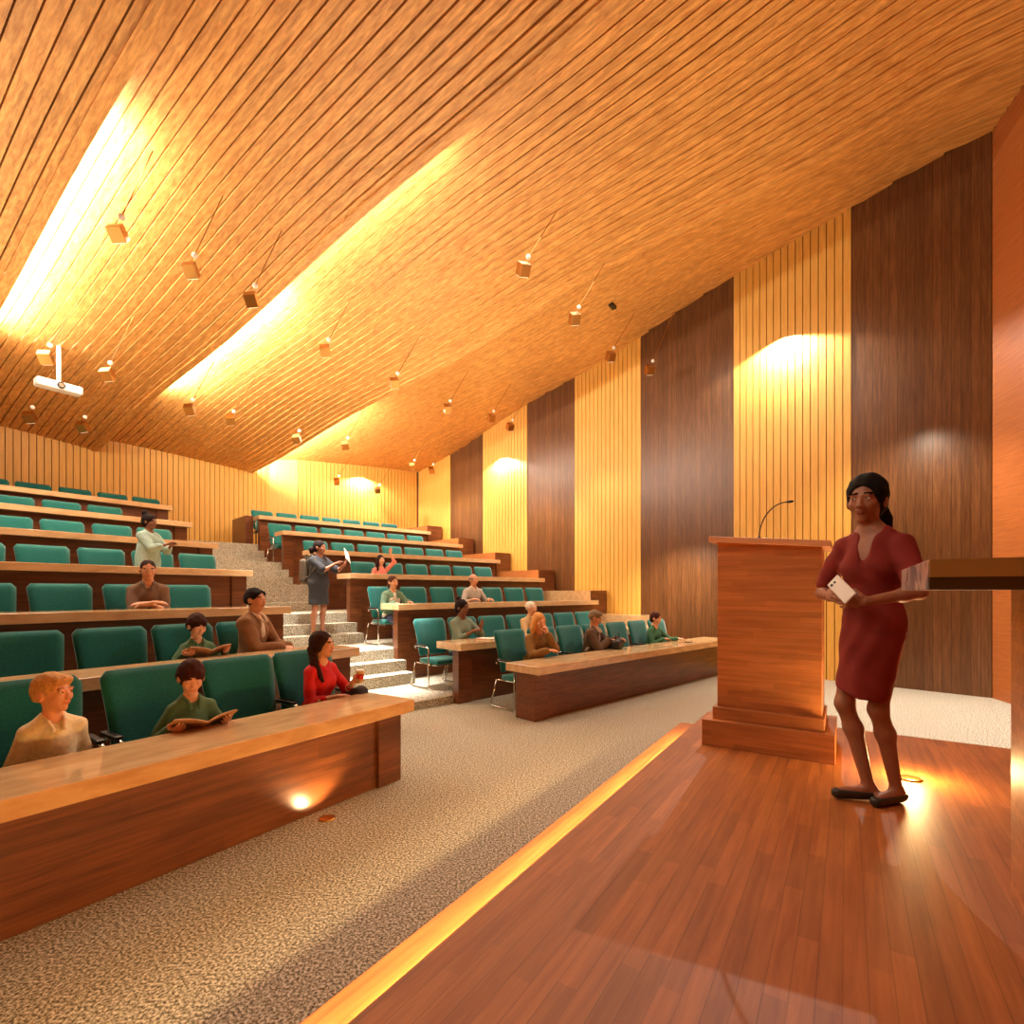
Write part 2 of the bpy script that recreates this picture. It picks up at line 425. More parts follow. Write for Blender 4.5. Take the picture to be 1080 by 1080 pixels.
# ------------------------------------------------------------------ chairs
def rounded_panel(w0, w1, h, n=9):
    """outline of a backrest: narrower foot w0, wider head w1, rounded top corners"""
    r = .055; pts = [(-w0 / 2 + .02, 0), (w0 / 2 - .02, 0), (w0 / 2, .02)]
    for i in range(6):
        t = math.pi / 2 * i / 5; pts.append((w1 / 2 - r + r * math.cos(t), h - r + r * math.sin(t)))
    for i in range(6):
        t = math.pi / 2 + math.pi / 2 * i / 5; pts.append((-w1 / 2 + r + r * math.cos(t), h - r + r * math.sin(t)))
    pts.append((-w0 / 2, .02))
    return pts
def chair_proto():
    o = empty('lecture_chair', (0, 0, 0))
    # backrest: grid bent backwards, faces -y
    w0, w1, h = .54, .625, .60; nx, nz = 10, 12; th = .055
    vs = []; fs = []
    for side in (0, 1):
        for j in range(nz + 1):
            t = j / nz; z = h * t
            w = w0 + (w1 - w0) * t
            e = 0
            if t > .9: e = .045 * ((t - .9) / .1) ** 2
            if t < .06: e = .02 * (1 - t / .06)
            for i in range(nx + 1):
                u = i / nx * 2 - 1
                x = u * (w / 2 - e)
                y = .02 + .13 * t ** 1.6 + .025 * (1 - u * u) * 1.0 - .02
                edge = min(1, (1 - abs(u)) / .12, (1 - t) / .06 if t > .5 else t / .06)
                q = th / 2 * (0.35 + .65 * math.sqrt(max(0, edge)))
                vs.append((x, y + (q if side else -q), .50 + z * .985))
    nn = (nx + 1) * (nz + 1)
    for j in range(nz):
        for i in range(nx):
            a = j * (nx + 1) + i; fs.append((a, a + 1, a + nx + 2, a + nx + 1)); b = a + nn; fs.append((b, b + nx + 1, b + nx + 2, b + 1))
    for i in range(nx):
        fs.append((i, i + nn, i + 1 + nn, i + 1)); a = nz * (nx + 1) + i; fs.append((a, a + 1, a + 1 + nn, a + nn))
    for j in range(nz):
        a = j * (nx + 1); fs.append((a, a + nx + 1, a + nx + 1 + nn, a + nn)); a += nx; fs.append((a, a + nn, a + nx + 1 + nn, a + nx + 1))
    MB().add(vs, fs).build('backrest', M['teal'], o, smooth=True)
    # seat cushion, front edge rounded
    mb = MB(); n = 10; vs = []; fs = []
    prof = [(-.47, .40), (-.49, .43), (-.48, .465), (-.44, .485), (-.3, .488), (-.1, .475), (0, .47), (.0, .40), (-.2, .39)]
    xs = [-.265, -.26, -.24, .24, .26, .265]; sh = [.75, .92, 1, 1, .92, .75]
    for x, q in zip(xs, sh):
        for y, z in prof: vs.append((x, -.235 + (y + .235) * (.9 + .1 * q), .43 + (z - .43) * q))
    P = len(prof)
    for i in range(len(xs) - 1):
        for j in range(P): fs.append((i * P + j, (i + 1) * P + j, (i + 1) * P + (j + 1) % P, i * P + (j + 1) % P))
    fs.append(tuple(range(P))); fs.append(tuple(range((len(xs) - 1) * P, len(xs) * P))[::-1])
    mb.add(vs, fs).build('seat', M['teal'], o, smooth=True)
    MB().box(-.24, .24, -.42, -.03, .375, .398).build('seat_rail', M['chrome'], o, bevel=.004)
    for sx in (-1, 1):
        x = sx * .315
        fr = MB()
        fr.tube([(x, .06, .66), (x, -.02, .672), (x, -.24, .668), (x, -.30, .655), (x, -.32, .62), (x, -.32, .30), (x, -.325, .05), (x, -.30, .02), (x, -.2, .015), (x, .12, .015), (x, .17, .03), (x, .16, .08), (x, .04, .40)], .014)
        fr.tube([(x, .06, .66), (x * .92, .06, .62)], .012)
        fr.tube([(x, .04, .40), (sx * .24, -.05, .39)], .012)
        fr.tube([(x, -.32, .39), (sx * .24, -.30, .39)], .012)
        fo = fr.build('side_frame', M['chrome'], o, smooth=True)
        MB().box(x - .026, x + .026, -.24, .02, .676, .70).build('arm_pad', M['armpad'], fo, bevel=.01)
    return o
PROTO = chair_proto()
CH_L = {0: [2.95, 2.33, 1.68, .96, .28], 1: [3.36, 2.70, 2.04, 1.36, .66], 2: [3.55, 2.85, 2.13, 1.43, .73],
        3: [4.50, 3.80, 3.10, 2.40, 1.70], 4: [4.52, 3.82, 3.10, 2.40], 5: [4.28, 3.56, 2.84], 6: [5.72, 5.0, 4.28, 3.55, 2.85]}
CH_R = {0: [4.87 + .3, 5.55 + .3, 6.16 + .35, 6.85 + .33, 7.55 + .3, 8.23 + .3, 8.93 + .3], 1: [4.86 + .68 * i for i in range(7)],
        2: [5.0 + .705 * i for i in range(7)], 3: [5.53 + .71 * i for i in range(6)], 4: [5.19 + .71 * i for i in range(7)],
        5: [4.97 + .71 * i for i in range(7)], 6: [5.09 + .707 * i for i in range(7)]}
NUM = ['nearest', 'second', 'third', 'fourth', 'fifth', 'sixth', 'seventh']
used = False
for f, rows in (('L', CH_L), ('R', CH_R)):
    for k, ss in rows.items():
        for i, sv in enumerate(ss):
            o = PROTO if not used else copy_tree(PROTO)
            used = True
            cf = (CLF if f == 'L' else CRF)[k]
            back = 1.13 if k else 1.06
            if f == 'R' and k == 0: back = 1.0
            x, y = W(f, sv, cf + back)
            z = (TL_Z if f == 'L' else TR_Z)[k]
            o.location = (x, y, z); o.rotation_euler = (0, 0, FR[f][2] + random.uniform(-.03, .03))
            blk = 'left' if f == 'L' else 'right'
            nm = 'nearest the aisle' if i == 0 else NUM[i] + ' from the aisle'
            rown = 'top' if k == 6 else ORD[k]
            tag(o, f'teal upholstered chair in the {rown} row of the {blk} block, {nm}', 'chair', f'teal chairs of the {blk} block')
            for ch in o.children: pass

# ------------------------------------------------------------------ stage
SX = (.837, -.547); SY = (.547, .837)      # along the far edge (to the right), along the left edge (away)
STH = math.atan2(-.547, .837); ZS = .57
def WS(u, v):   # stage frame with the back left corner of the platform at the origin
    o = (1.769, 4.592); return (o[0] + SX[0] * u + SY[0] * v, o[1] + SX[1] * u + SY[1] * v)
st = empty('stage', WS(0, 0) + (0,), STH)
MB().box(0, 4.2, -7.6, 0, 0, ZS - .06).build('platform', M['stage'], st)
MB().box(-.015, 4.2, -7.6, .015, ZS - .06, ZS).build('stage_deck', M['stage'], st, bevel=.004)
lg = MB(); lg.box(-.34, -.001, -7.6, .34, 0, .36); lg.box(-.001, 4.2, .001, .34, 0, .36)
lg.build('step_ledge', M['stage'], st, bevel=.004)
MB().box(-.012, -.002, -7.0, 0, ZS - .085, ZS - .065).build('strip_light', M['led'], st)
tag(st, 'raised wooden stage with a glowing stepped edge under the podium and presenter', 'stage')

# ------------------------------------------------------------------ podium
pd = empty('podium', (1.342, 3.622, ZS), STH)
PW = .80
MB().box(0, PW, 0, .62, 0, .18).build('plinth', M['podium'], pd, bevel=.004)
MB().box(.06, PW - .06, .06, .56, .18, .265).build('plinth_step', M['podium'], pd, bevel=.004)
bd = MB()
bx0, bx1, by0, by1 = .085, .775 - .05, .10, .52
zt0, zt1 = 1.43, 1.37
vs = [(bx0, by0, .265), (bx1, by0, .265), (bx1, by1, .265), (bx0, by1, .265), (bx0, by0, zt0), (bx1, by0, zt1), (bx1, by1, zt1), (bx0, by1, zt0)]
bd.add(vs, [(0, 3, 2, 1), (4, 5, 6, 7), (0, 1, 5, 4), (1, 2, 6, 5), (2, 3, 7, 6), (3, 0, 4, 7)])
bd.build('body', M['podium'], pd, bevel=.003)
tp = MB(); g = (zt1 - zt0) / (bx1 - bx0)
def tz(x): return zt0 + g * (x - bx0)
x0, x1, y0, y1 = bx0 - .05, bx1 + .05, by0 - .05, by1 + .05
vs = [(x0, y0, tz(x0)), (x1, y0, tz(x1)), (x1, y1, tz(x1)), (x0, y1, tz(x0))]; vs += [(a, b_, c + .04) for a, b_, c in vs]
tp.add(vs, [(0, 3, 2, 1), (4, 5, 6, 7), (0, 1, 5, 4), (1, 2, 6, 5), (2, 3, 7, 6), (3, 0, 4, 7)])
tp.build('sloping_top', M['podtop'], pd, bevel=.003)
tag(pd, 'tall cherry wood podium with pale sloping top and stepped plinth on the stage', 'podium')
mc = empty('microphone', (1.342 + SX[0] * .33 + SY[0] * .3, 3.622 + SX[1] * .33 + SY[1] * .3, ZS + tz(.33) + .04), STH)
MB().lathe([(.035, 0), (.035, .012), (.012, .02), (.008, .03)], n=16).build('base', M['black'], mc, smooth=True)
pts = []
for i in range(15):
    t = i / 14; a = math.pi * .62 * t
    pts.append((.17 * (1 - math.cos(a)) * .75, 0, .02 + .10 * t + .17 * math.sin(a) * .9))
MB().tube(pts, .0045, 6).build('gooseneck', M['black'], mc, smooth=True)
p0, p1 = Vector(pts[-1]), Vector(pts[-1]) + (Vector(pts[-1]) - Vector(pts[-2])).normalized() * .045
MB().tube([p0, p0.lerp(p1, .3), p0.lerp(p1, .7), p1], [.006, .009, .009, .005], 8).build('capsule', M['black'], mc, smooth=True)
tag(mc, 'black gooseneck microphone curving over the podium top', 'microphone')

# ------------------------------------------------------------------ side table with marble slab
tbx = empty('marble_table', (1.128, 1.39, ZS), STH)
zb = H - ZS + .005
MB().box(0, 1.9, 0, .79, zb, zb + .082).build('marble_top', M['marble'], tbx, bevel=.003)
fe = MB(); fe.box(.004, 1.9, -.006, .0, zb + .034, zb + .082)
fe.build('front_edge', M['steel'], tbx)
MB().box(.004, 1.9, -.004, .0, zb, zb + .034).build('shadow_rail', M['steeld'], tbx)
MB().box(.30, .36, .04, .69, 0, zb).build('leg', M['podium'], tbx, bevel=.003)
MB().box(1.6, 1.66, .04, .69, 0, zb).build('leg', M['podium'], tbx, bevel=.003)
MB().box(.36, 1.6, .60, .64, zb - .6, zb).build('modesty_panel', M['podium'], tbx)
tag(tbx, 'tall side table with grey pink marble top beside the woman in red', 'table')

# ------------------------------------------------------------------ ceiling fittings
def ray_at_ceiling(px, py, drop):
    dx, dz = (px - 540) / 540, (624 - py) / 540
    lo = .5
    Y = .8
    while Y < 25:
        s, c = toF('L', dx * Y, Y); z = H + dz * Y
        if z > zc(s, c) - drop: break
        Y += .02
    return dx * Y, Y, H + dz * Y
def lamp_proto():
    o = empty('track_light', (0, 0, 0))
    # rod leans: top at +, head at the origin; local +y = up the rows
    top = Vector((.20, -.36, .72)); ball = Vector((.03, -.07, .19))
    MB().tube([top + Vector((.06, -.10, .22)), ball], .007, 6).build('rod', M['brass'], o)
    MB().lathe([(.0, -.04), (.028, -.03), (.04, 0), (.028, .03), (0, .04)], ball.x, ball.y, ball.z, 12).build('joint', M['ivory'], o, smooth=True)
    hd = MB().box(-.085, .085, -.085, .085, -.09, .09)
    h = hd.build('lamp_head', M['brass'], o, bevel=.006); h.rotation_euler = (math.radians(44), math.radians(-10), math.radians(-38))
    MB().box(-.072, .072, -.072, .072, -.096, -.088).build('lens', M['lens'], h)
    return o
LAMPS = [(124, 246), (201, 285), (265, 316), (48, 377), (87, 450), (343, 370), (200, 432), (243, 443), (313, 463), (416, 404), (472, 431),
         (518, 441), (538, 450), (552, 284), (606, 336), (644, 376), (364, 470), (355, 508), (398, 517), (435, 492), (455, 496), (685, 390), (113, 395), (31, 440)]
LP = lamp_proto(); lamp_pos = []
where = {0: 'nearest the top edge above the projector', 1: 'below the overhead one, near a bright chip', 2: 'beside the large dark ceiling fold',
         3: 'left of the projector', 4: 'low on the slats above the left back wall', 5: 'right of the wide bright cove', 6: 'at the lower end of the wide bright cove',
         7: 'right of the wide cove end', 8: 'in front of the small cove', 9: 'hanging over the middle rows', 10: 'between the middle rows and the right wall',
         11: 'at the ceiling edge before the third pale panel', 12: 'against the third pale wall panel', 13: 'highest and largest over the stage side', 14: 'second from the stage above the right rows',
         15: 'in front of the wide pale wall panel', 16: 'brightly glinting beside the small cove', 17: 'left one before the back wall glow', 18: 'right one before the back wall glow',
         19: 'at the corner of back and right walls', 20: 'against the farthest pale panel', 21: 'before the wide dark wall panel', 22: 'right of the projector', 23: 'under the projector near the back wall'}
for i, (px, py) in enumerate(LAMPS):
    x, y, z = ray_at_ceiling(px, py, .92)
    o = LP if i == 0 else copy_tree(LP)
    o.location = (x, y, z); o.rotation_euler = (0, 0, TL + random.uniform(-.2, .2))
    if i == 21:                      # hangs on a longer rod in front of the wall
        y = 11.5; x, z = (px - 540) / 540 * y, H + (624 - py) * y / 540; o.location = (x, y, z)
        for ch in o.children:
            if ch.name.startswith('rod'): ch.scale = (1, 1, 1.42); ch.location = (0, 0, -.08)
    lamp_pos.append((x, y, z))
    tag(o, f'small cube spotlight on a slanting rod, {where[i]}', 'spotlight', 'ceiling spotlights')
x, y, z = ray_at_ceiling(62, 408, .75)
pj = empty('projector', (x, y, z), TL + .0)
MB().box(-.33, .33, -.12, .12, -.075, .075).build('housing', M['white'], pj, bevel=.03)
MB().tube([(0, 0, .08), (0, 0, 1.0)], .035, 10).build('mount_pole', M['white'], pj, smooth=True)
ln = MB(); ln.tube([(0, -.11, 0), (0, -.15, 0)], .058, 20).build('lens_ring', M['black'], pj, smooth=False)
MB().tube([(0, -.149, 0), (0, -.155, 0)], .038, 20).build('lens_glass', M['chrome'], pj)
tag(pj, 'white ceiling projector with a round black lens over the left rows', 'projector')
x, y, z = ray_at_ceiling(646, 323, .02)
sn = empty('ceiling_sensor', (x, y, z), TL)
MB().box(-.11, .11, -.05, .05, -.03, .05).build('sensor_body', M['black'], sn, bevel=.01)
tag(sn, 'small dark sensor set into the smooth ceiling above the right wall', 'sensor')

# ------------------------------------------------------------------ people: signed distance bodies
def rotm(yaw=0, pitch=0, roll=0):
    """columns = axes of the local frame; yaw about z, pitch nods forward (towards -y), roll tilts sideways"""
    return (Matrix.Rotation(yaw, 3, 'Z') @ Matrix.Rotation(pitch, 3, 'X') @ Matrix.Rotation(roll, 3, 'Y'))
class Sdf:
    def __init__(s): s.ops = []
    def cone(s, a, b, ra, rb, k=.02, op='add', flat=None):
        a = np.array(a, float); b = np.array(b, float); r = max(ra, rb)
        lo = np.minimum(a, b) - r; hi = np.maximum(a, b) + r
        def f(P):
            ba = b - a; L = max(ba.dot(ba), 1e-9)
            pa = P - a
            t = np.clip((pa @ ba) / L, 0, 1)
            d = pa - t[..., None] * ba
            if flat is not None:                       # squash along one axis: (axis vector, factor > 1)
                ax, fa = flat; ax = np.array(ax, float); ax /= np.linalg.norm(ax)
                q = d @ ax; d = d + (q * (fa - 1))[..., None] * ax
            return np.sqrt((d * d).sum(-1)) - (ra + (rb - ra) * t)
        s.ops.append((op, f, lo, hi, k)); return s
    def ell(s, c, r, R=None, k=.02, op='add'):
        c = np.array(c, float); r = np.array(r, float); m = r.max()
        Rm = np.array(R) if R is not None else np.eye(3)
        def f(P):
            q = (P - c) @ Rm
            k0 = np.sqrt(((q / r) ** 2).sum(-1)); k1 = np.sqrt(((q / (r * r)) ** 2).sum(-1))
            return k0 * (k0 - 1) / np.maximum(k1, 1e-9)
        s.ops.append((op, f, c - m, c + m, k)); return s
    def box(s, c, h, R=None, k=.005, op='sub', rad=0.0):
        c = np.array(c, float); h = np.array(h, float); m = np.linalg.norm(h)
        Rm = np.array(R) if R is not None else np.eye(3)
        def f(P):
            q = np.abs((P - c) @ Rm) - h + rad
            return np.sqrt((np.maximum(q, 0) ** 2).sum(-1)) + np.minimum(q.max(-1), 0) - rad
        s.ops.append((op, f, c - m, c + m, k)); return s
    def mesh(s, cell, wrinkle=0.0, wf=38.0, seed=0):
        adds = [o for o in s.ops if o[0] == 'add']
        lo = np.min([o[2] for o in adds], 0) - .03; hi = np.max([o[3] for o in adds], 0) + .03
        n = np.ceil((hi - lo) / cell).astype(int) + 1
        ax = [lo[i] + np.arange(n[i]) * cell for i in range(3)]
        D = np.full(n, .5, np.float32)
        for op, f, a, b, k in s.ops:
            m = k + 2.5 * cell + .004
            i0 = np.maximum(((a - m - lo) / cell).astype(int), 0); i1 = np.minimum(((b + m - lo) / cell).astype(int) + 2, n)
            if (i1 <= i0).any(): continue
            G = np.stack(np.meshgrid(*[ax[i][i0[i]:i1[i]] for i in range(3)], indexing='ij'), -1)
            d = f(G).astype(np.float32); sl = tuple(slice(i0[i], i1[i]) for i in range(3)); e = D[sl]
            if op == 'add':
                h = np.clip(.5 + .5 * (e - d) / k, 0, 1); D[sl] = e * (1 - h) + d * h - k * h * (1 - h)
            else:
                h = np.clip(.5 - .5 * (e + d) / k, 0, 1); D[sl] = e * (1 - h) + (-d) * h + k * h * (1 - h)
        if wrinkle:
            G0, G1, G2 = np.meshgrid(*ax, indexing='ij')
            D += wrinkle * (np.sin(wf * (G0 + .35 * G2) + 3 * np.sin(9 * G2 + seed)) * np.sin(wf * .45 * (G2 - .5 * G0) + seed * 1.7 + 2.2 * np.sin(11 * G1)))
        return nets(D, lo, cell)
def nets(D, lo, cell):
    ins = D < 0
    n = np.array(D.shape)
    c = np.zeros(n - 1, np.int16)
    for i in (0, 1):
        for j in (0, 1):
            for k in (0, 1): c += ins[i:n[0] - 1 + i, j:n[1] - 1 + j, k:n[2] - 1 + k]
    act = (c > 0) & (c < 8)
    idx = np.full(act.shape, -1, np.int64); I = np.argwhere(act); idx[act] = np.arange(len(I))
    acc = np.zeros((len(I), 3)); cnt = np.zeros(len(I))
    cor = [(0, 0, 0), (1, 0, 0), (0, 1, 0), (1, 1, 0), (0, 0, 1), (1, 0, 1), (0, 1, 1), (1, 1, 1)]
    vals = [D[I[:, 0] + a, I[:, 1] + b, I[:, 2] + e] for a, b, e in cor]
    for p in range(8):
        for q in range(p + 1, 8):
            dd = np.array(cor[q]) - np.array(cor[p])
            if np.abs(dd).sum() != 1: continue
            a, b = vals[p], vals[q]; m = (a < 0) != (b < 0)
            t = np.where(m, a / np.where(m, a - b, 1), 0)
            pt = np.array(cor[p])[None] + t[:, None] * dd[None]
            acc += np.where(m[:, None], pt, 0); cnt += m
    V = lo + (I + acc / cnt[:, None]) * cell
    F = []
    for a in range(3):
        u, v = (a + 1) % 3, (a + 2) % 3
        sl0 = [slice(None)] * 3; sl1 = [slice(None)] * 3; sl0[a] = slice(0, -1); sl1[a] = slice(1, None)
        A0 = ins[tuple(sl0)]; A1 = ins[tuple(sl1)]
        E = np.argwhere(A0 != A1)
        E = E[(E[:, u] > 0) & (E[:, v] > 0) & (E[:, u] < n[u] - 1) & (E[:, v] < n[v] - 1)]
        eu = np.zeros(3, int); eu[u] = 1; ev = np.zeros(3, int); ev[v] = 1
        q = [idx[tuple((E - eu - ev).T)], idx[tuple((E - ev).T)], idx[tuple(E.T)], idx[tuple((E - eu).T)]]
        q = np.stack(q, 1); flip = ~A0[tuple(E.T)]
        q[flip] = q[flip][:, ::-1]
        F.append(q)
    F = np.concatenate(F); F = F[(F >= 0).all(1)]
    return V, F
def sdf_obj(name, sd, cell, mats, parent, classify=None, **kw):
    V, F = sd.mesh(cell, **kw)
    me = bpy.data.meshes.new(name)
    me.vertices.add(len(V)); me.vertices.foreach_set('co', V.astype(np.float32).ravel())
    me.loops.add(F.size); me.loops.foreach_set('vertex_index', F.astype(np.int32).ravel())
    me.polygons.add(len(F)); me.polygons.foreach_set('loop_start', np.arange(0, F.size, 4, dtype=np.int32))
    if not isinstance(mats, (list, tuple)): mats = [mats]
    for m in mats: me.materials.append(m)
    me.update(calc_edges=True)
    me.polygons.foreach_set('use_smooth', [True] * len(F))
    if classify is not None:
        cen = V[F].mean(1); me.polygons.foreach_set('material_index', classify(cen).astype(np.int32))
    me.validate(); me.update()
    o = bpy.data.objects.new(name, me); COL.objects.link(o); o.parent = parent
    return o

def V3(*a): return np.array(a, float)
def unit(v): return v / max(np.linalg.norm(v), 1e-9)
def ik(S_, T_, l1, l2, pole):
    d = T_ - S_; L = np.linalg.norm(d)
    if L > (l1 + l2) * .995: T_ = S_ + d / L * (l1 + l2) * .995; d = T_ - S_; L = np.linalg.norm(d)
    a = (l1 * l1 - l2 * l2 + L * L) / (2 * L); h = math.sqrt(max(l1 * l1 - a * a, 0))
    u = d / L; p = pole - u * pole.dot(u); p = unit(p)
    return S_ + u * a + p * h, T_
def hand(sd, Wp, d, n, side, curl=.5, sc=1.0, spread=.12, thumb_in=.5):
    """Wp wrist, d towards the fingers, n out of the palm, side = direction of the thumb across the palm"""
    d = unit(d); n = unit(n - d * n.dot(d)); w = unit(np.cross(d, n)); 
    if w.dot(side) < 0: w = -w
    sd.cone(Wp, Wp + d * .05 * sc, .024 * sc, .030 * sc, .015, flat=(n, 1.7))
    sd.cone(Wp + d * .045 * sc - w * .018 * sc, Wp + d * .085 * sc - w * .022 * sc, .018 * sc, .014 * sc, .012, flat=(n, 1.3))
    sd.cone(Wp + d * .045 * sc + w * .018 * sc, Wp + d * .088 * sc + w * .022 * sc, .018 * sc, .014 * sc, .012, flat=(n, 1.3))
    sd.cone(Wp + d * .05 * sc, Wp + d * .088 * sc, .02 * sc, .016 * sc, .012, flat=(n, 1.4))
    lens = [.070, .078, .073, .056]
    for i, L in enumerate(lens):
        o = (.0285 - .019 * i) * sc
        b = Wp + d * (.088 - (.006 if i == 3 else 0) - (.002 if i == 0 else 0)) * sc + w * o
        ang = 0; dirv = unit(d + w * spread * (1.5 - i) * .5); p = b; rr = (.0092 - (.0012 if i == 3 else 0)) * sc
        for j, fr in enumerate((.45, .31, .24)):
            ang += curl * (.75, .85, .55)[j]
            v = unit(dirv * math.cos(ang) + n * math.sin(ang))
            q = p + v * L * fr * sc
            sd.cone(p, q, rr * (1 - .07 * j), rr * (.93 - .07 * j), .0035); p = q
    t0 = Wp + d * .022 * sc + w * .026 * sc; t1 = t0 + unit(w * .75 + d * .7 + n * .35) * .042 * sc
    t2 = t1 + unit(d * .8 + w * (.45 - thumb_in) + n * (.2 + .5 * thumb_in)) * .032 * sc
    t3 = t2 + unit(d * .85 + w * (.2 - thumb_in) + n * (.3 + .4 * thumb_in)) * .026 * sc
    sd.cone(t0, t1, .016 * sc, .0125 * sc, .012); sd.cone(t1, t2, .0115 * sc, .0105 * sc, .005); sd.cone(t2, t3, .0105 * sc, .008 * sc, .004)

_mc = {}
def pmat(kind, col, **kw):
    key = (kind, col)
    if key not in _mc: _mc[key] = plain(kind, col, **kw)
    return _mc[key]
def skinmat(c):
    k = ('skin', c)
    if k not in _mc:
        m = plain('skin', c, .48, noise=.05, nscale=30)
        b = m.node_tree.nodes['Principled BSDF']; b.inputs['Subsurface Weight'].default_value = .08
        b.inputs['Subsurface Radius'].default_value = (.02, .008, .004)
        _mc[k] = m
    return _mc[k]

def person(name_label, loc, rz, scale, P):
    """P: pose and look. Unit figure: adult, facing -y."""
    root = empty('person', loc, rz, scale)
    tag(root, name_label, 'person')
    sit = P.get('pose', 'sit') == 'sit'
    fem = P.get('fem', False); child = P.get('child', False)
    cell = P.get('cell', .011)
    wk = .9 if fem else 1.0
    if child: wk = .92
    skin = skinmat(P['skin'])
    lip = pmat('lips', P.get('lip', tuple(v * f for v, f in zip(P['skin'], (.92, .76, .72)))))
    brow = pmat('brows', P.get('browc', P['hairc']), rough=1.0, spec=0.0)
    lean = P.get('lean', .06)
    if sit:
        pel = V3(0, 0, .53); z0 = .53; up = unit(V3(P.get('side', 0), -lean, 1.0))
        k_ = V3(0, 0, 0)
    else:
        pel = V3(P.get('hipx', 0), 0, .93); up = unit(V3(P.get('side', 0), -lean * .5, 1.0))
    def T(h, x=0, y=0): return pel + up * h + V3(x, y, 0)
    tl = .47; wf = P.get('w', 1.0)
    shz = tl - .052; shw = .166 * wk * wf
    tw = P.get('twist', 0); ct, stt = math.cos(tw), math.sin(tw)
    def TW(h, x=0, y=0): return pel + up * h + V3(x * ct - y * stt, x * stt + y * ct, 0)
    neck = TW(tl + .03, 0, .015); hs = P.get('hs', 1.0)
    hd = neck + V3(P.get('hx', 0), -.035 + P.get('hy', 0), .155 * hs * .95 + .01)
    R = rotm(P.get('yaw', 0), P.get('pitch', 0), P.get('roll', 0))
    Rn = np.array(R)
    def HP(x, y, z): return hd + Rn @ (np.array([x, y, z]) * hs)
    body = Sdf()
    rib = (1.0 if not fem else .88) * wf
    # trunk
    hpw = P.get('hipw', 1.0) * wf
    body.ell(T(.02), (.160 * (1.04 if fem else .97) * hpw, .115 * hpw, .13), k=.05)
    body.ell(T(.17), ((.112 if fem else .135) * wf, .092, .14), k=.06)
    body.ell(TW(.33), (.150 * rib, .108, .165), k=.05)
    if fem and not child:
        for sx in (-1, 1): body.ell(TW(.30, sx * .060, -.068), (.052, .045, .055), k=.04)
    for sx in (-1, 1):
        body.cone(TW(shz, sx * (shw - .035)), TW(tl + .035, sx * .025), .050 * wk, .042, k=.04)
    body.cone(TW(tl - .02, 0, .01), HP(0, .012, -.06), .056 * wk, .050 * wk, k=.03)
    # head
    body.ell(HP(0, .015, .03), V3(.076, .096, .092) * hs, Rn, k=.02)
    body.ell(HP(0, -.018, -.03), V3(.059, .072, .081) * hs, Rn, k=.03)
    body.ell(HP(0, -.060, -.092), V3(.024, .023, .022) * hs, Rn, k=.022)
    lids = []
    for sx in (-1, 1):
        body.ell(HP(sx * .034, -.062, -.022), V3(.026, .026, .028) * hs, Rn, k=.02)
        body.ell(HP(sx * .031, -.083, .028), V3(.024, .011, .008) * hs, Rn, k=.012)
        body.ell(HP(sx * .030, -.098, .008), V3(.016, .012, .010) * hs, Rn, k=.008, op='sub')
        body.ell(HP(sx * .079, .012, -.008), V3(.012, .022, .033) * hs, Rn @ np.array(rotm(0, -.15, 0)), k=.008)
        lids.append(sx)
        body.ell(HP(sx * .012, -.098, -.031), V3(.0085, .010, .007) * hs, Rn, k=.006)
    body.cone(HP(0, -.086, .015), HP(0, -.105, -.027), .008 * hs, .0115 * hs, k=.014)
    body.ell(HP(0, -.084, -.043), V3(.020, .010, .012) * hs, Rn, k=.01)
    body.ell(HP(0, -.0895, -.052), V3(.022, .011, .0065) * hs, Rn, k=.006)
    body.ell(HP(0, -.088, -.062), V3(.019, .011, .0075) * hs, Rn, k=.006)
    for sx in lids:
        body.ell(HP(sx * .030, -.0815, .0155), V3(.0165, .0125, .0055) * hs, Rn, k=.004)
        body.ell(HP(sx * .030, -.081, .0005), V3(.0155, .012, .0045) * hs, Rn, k=.004)
    # legs
    lg = Sdf()                                # collects the same limbs for the clothes
    if sit:
        kn = P.get('knees', [(-.11, -.44, .50), (.11, -.44, .50)]); ft = P.get('feet', [(-.12, -.42, .07), (.12, -.42, .07)])
        kn = [V3(*q) for q in kn]; ft = [V3(*q) for q in ft]
    else:
        kn = [V3(*q) for q in P.get('knees', [(-.09, -.02, .50), (.09, -.02, .50)])]; ft = [V3(*q) for q in P.get('feet', [(-.10, .02, .08), (.10, .02, .08)])]
    fdir = P.get('fdir', [V3(-.12, -1, 0), V3(.12, -1, 0)])
    lk = (.92 if fem else 1.0) * P.get('legk', 1)
    hips = [pel + V3(sx * .088 * P.get('legk', 1), 0, -.03) for sx in (-1, 1)]
    for i in (0, 1):
        body.cone(hips[i], kn[i], .088 * lk, .055 * lk, k=.04)
        mid = kn[i] * .68 + ft[i] * .32 + V3(0, .018, 0)
        body.cone(kn[i], mid, .053 * lk, .055 * lk, k=.03); body.cone(mid, ft[i], .054 * lk, .035 * lk, k=.03)
        f0 = ft[i]; fd = unit(np.array(fdir[i], float))
        body.cone(f0 + fd * -.02 + V3(0, 0, -.035), f0 + fd * .13 + V3(0, 0, -.052), .032, .024, k=.03)
    # arms
    l1, l2 = .285 * (.96 if fem else 1), .25 * (.97 if fem else 1)
    arms = []
    hn = P.get('hands', [((-.12, -.38, .80), 'rest'), ((.12, -.38, .80), 'rest')])
    pole = P.get('poles', [V3(-.7, .25, -1), V3(.7, .25, -1)])
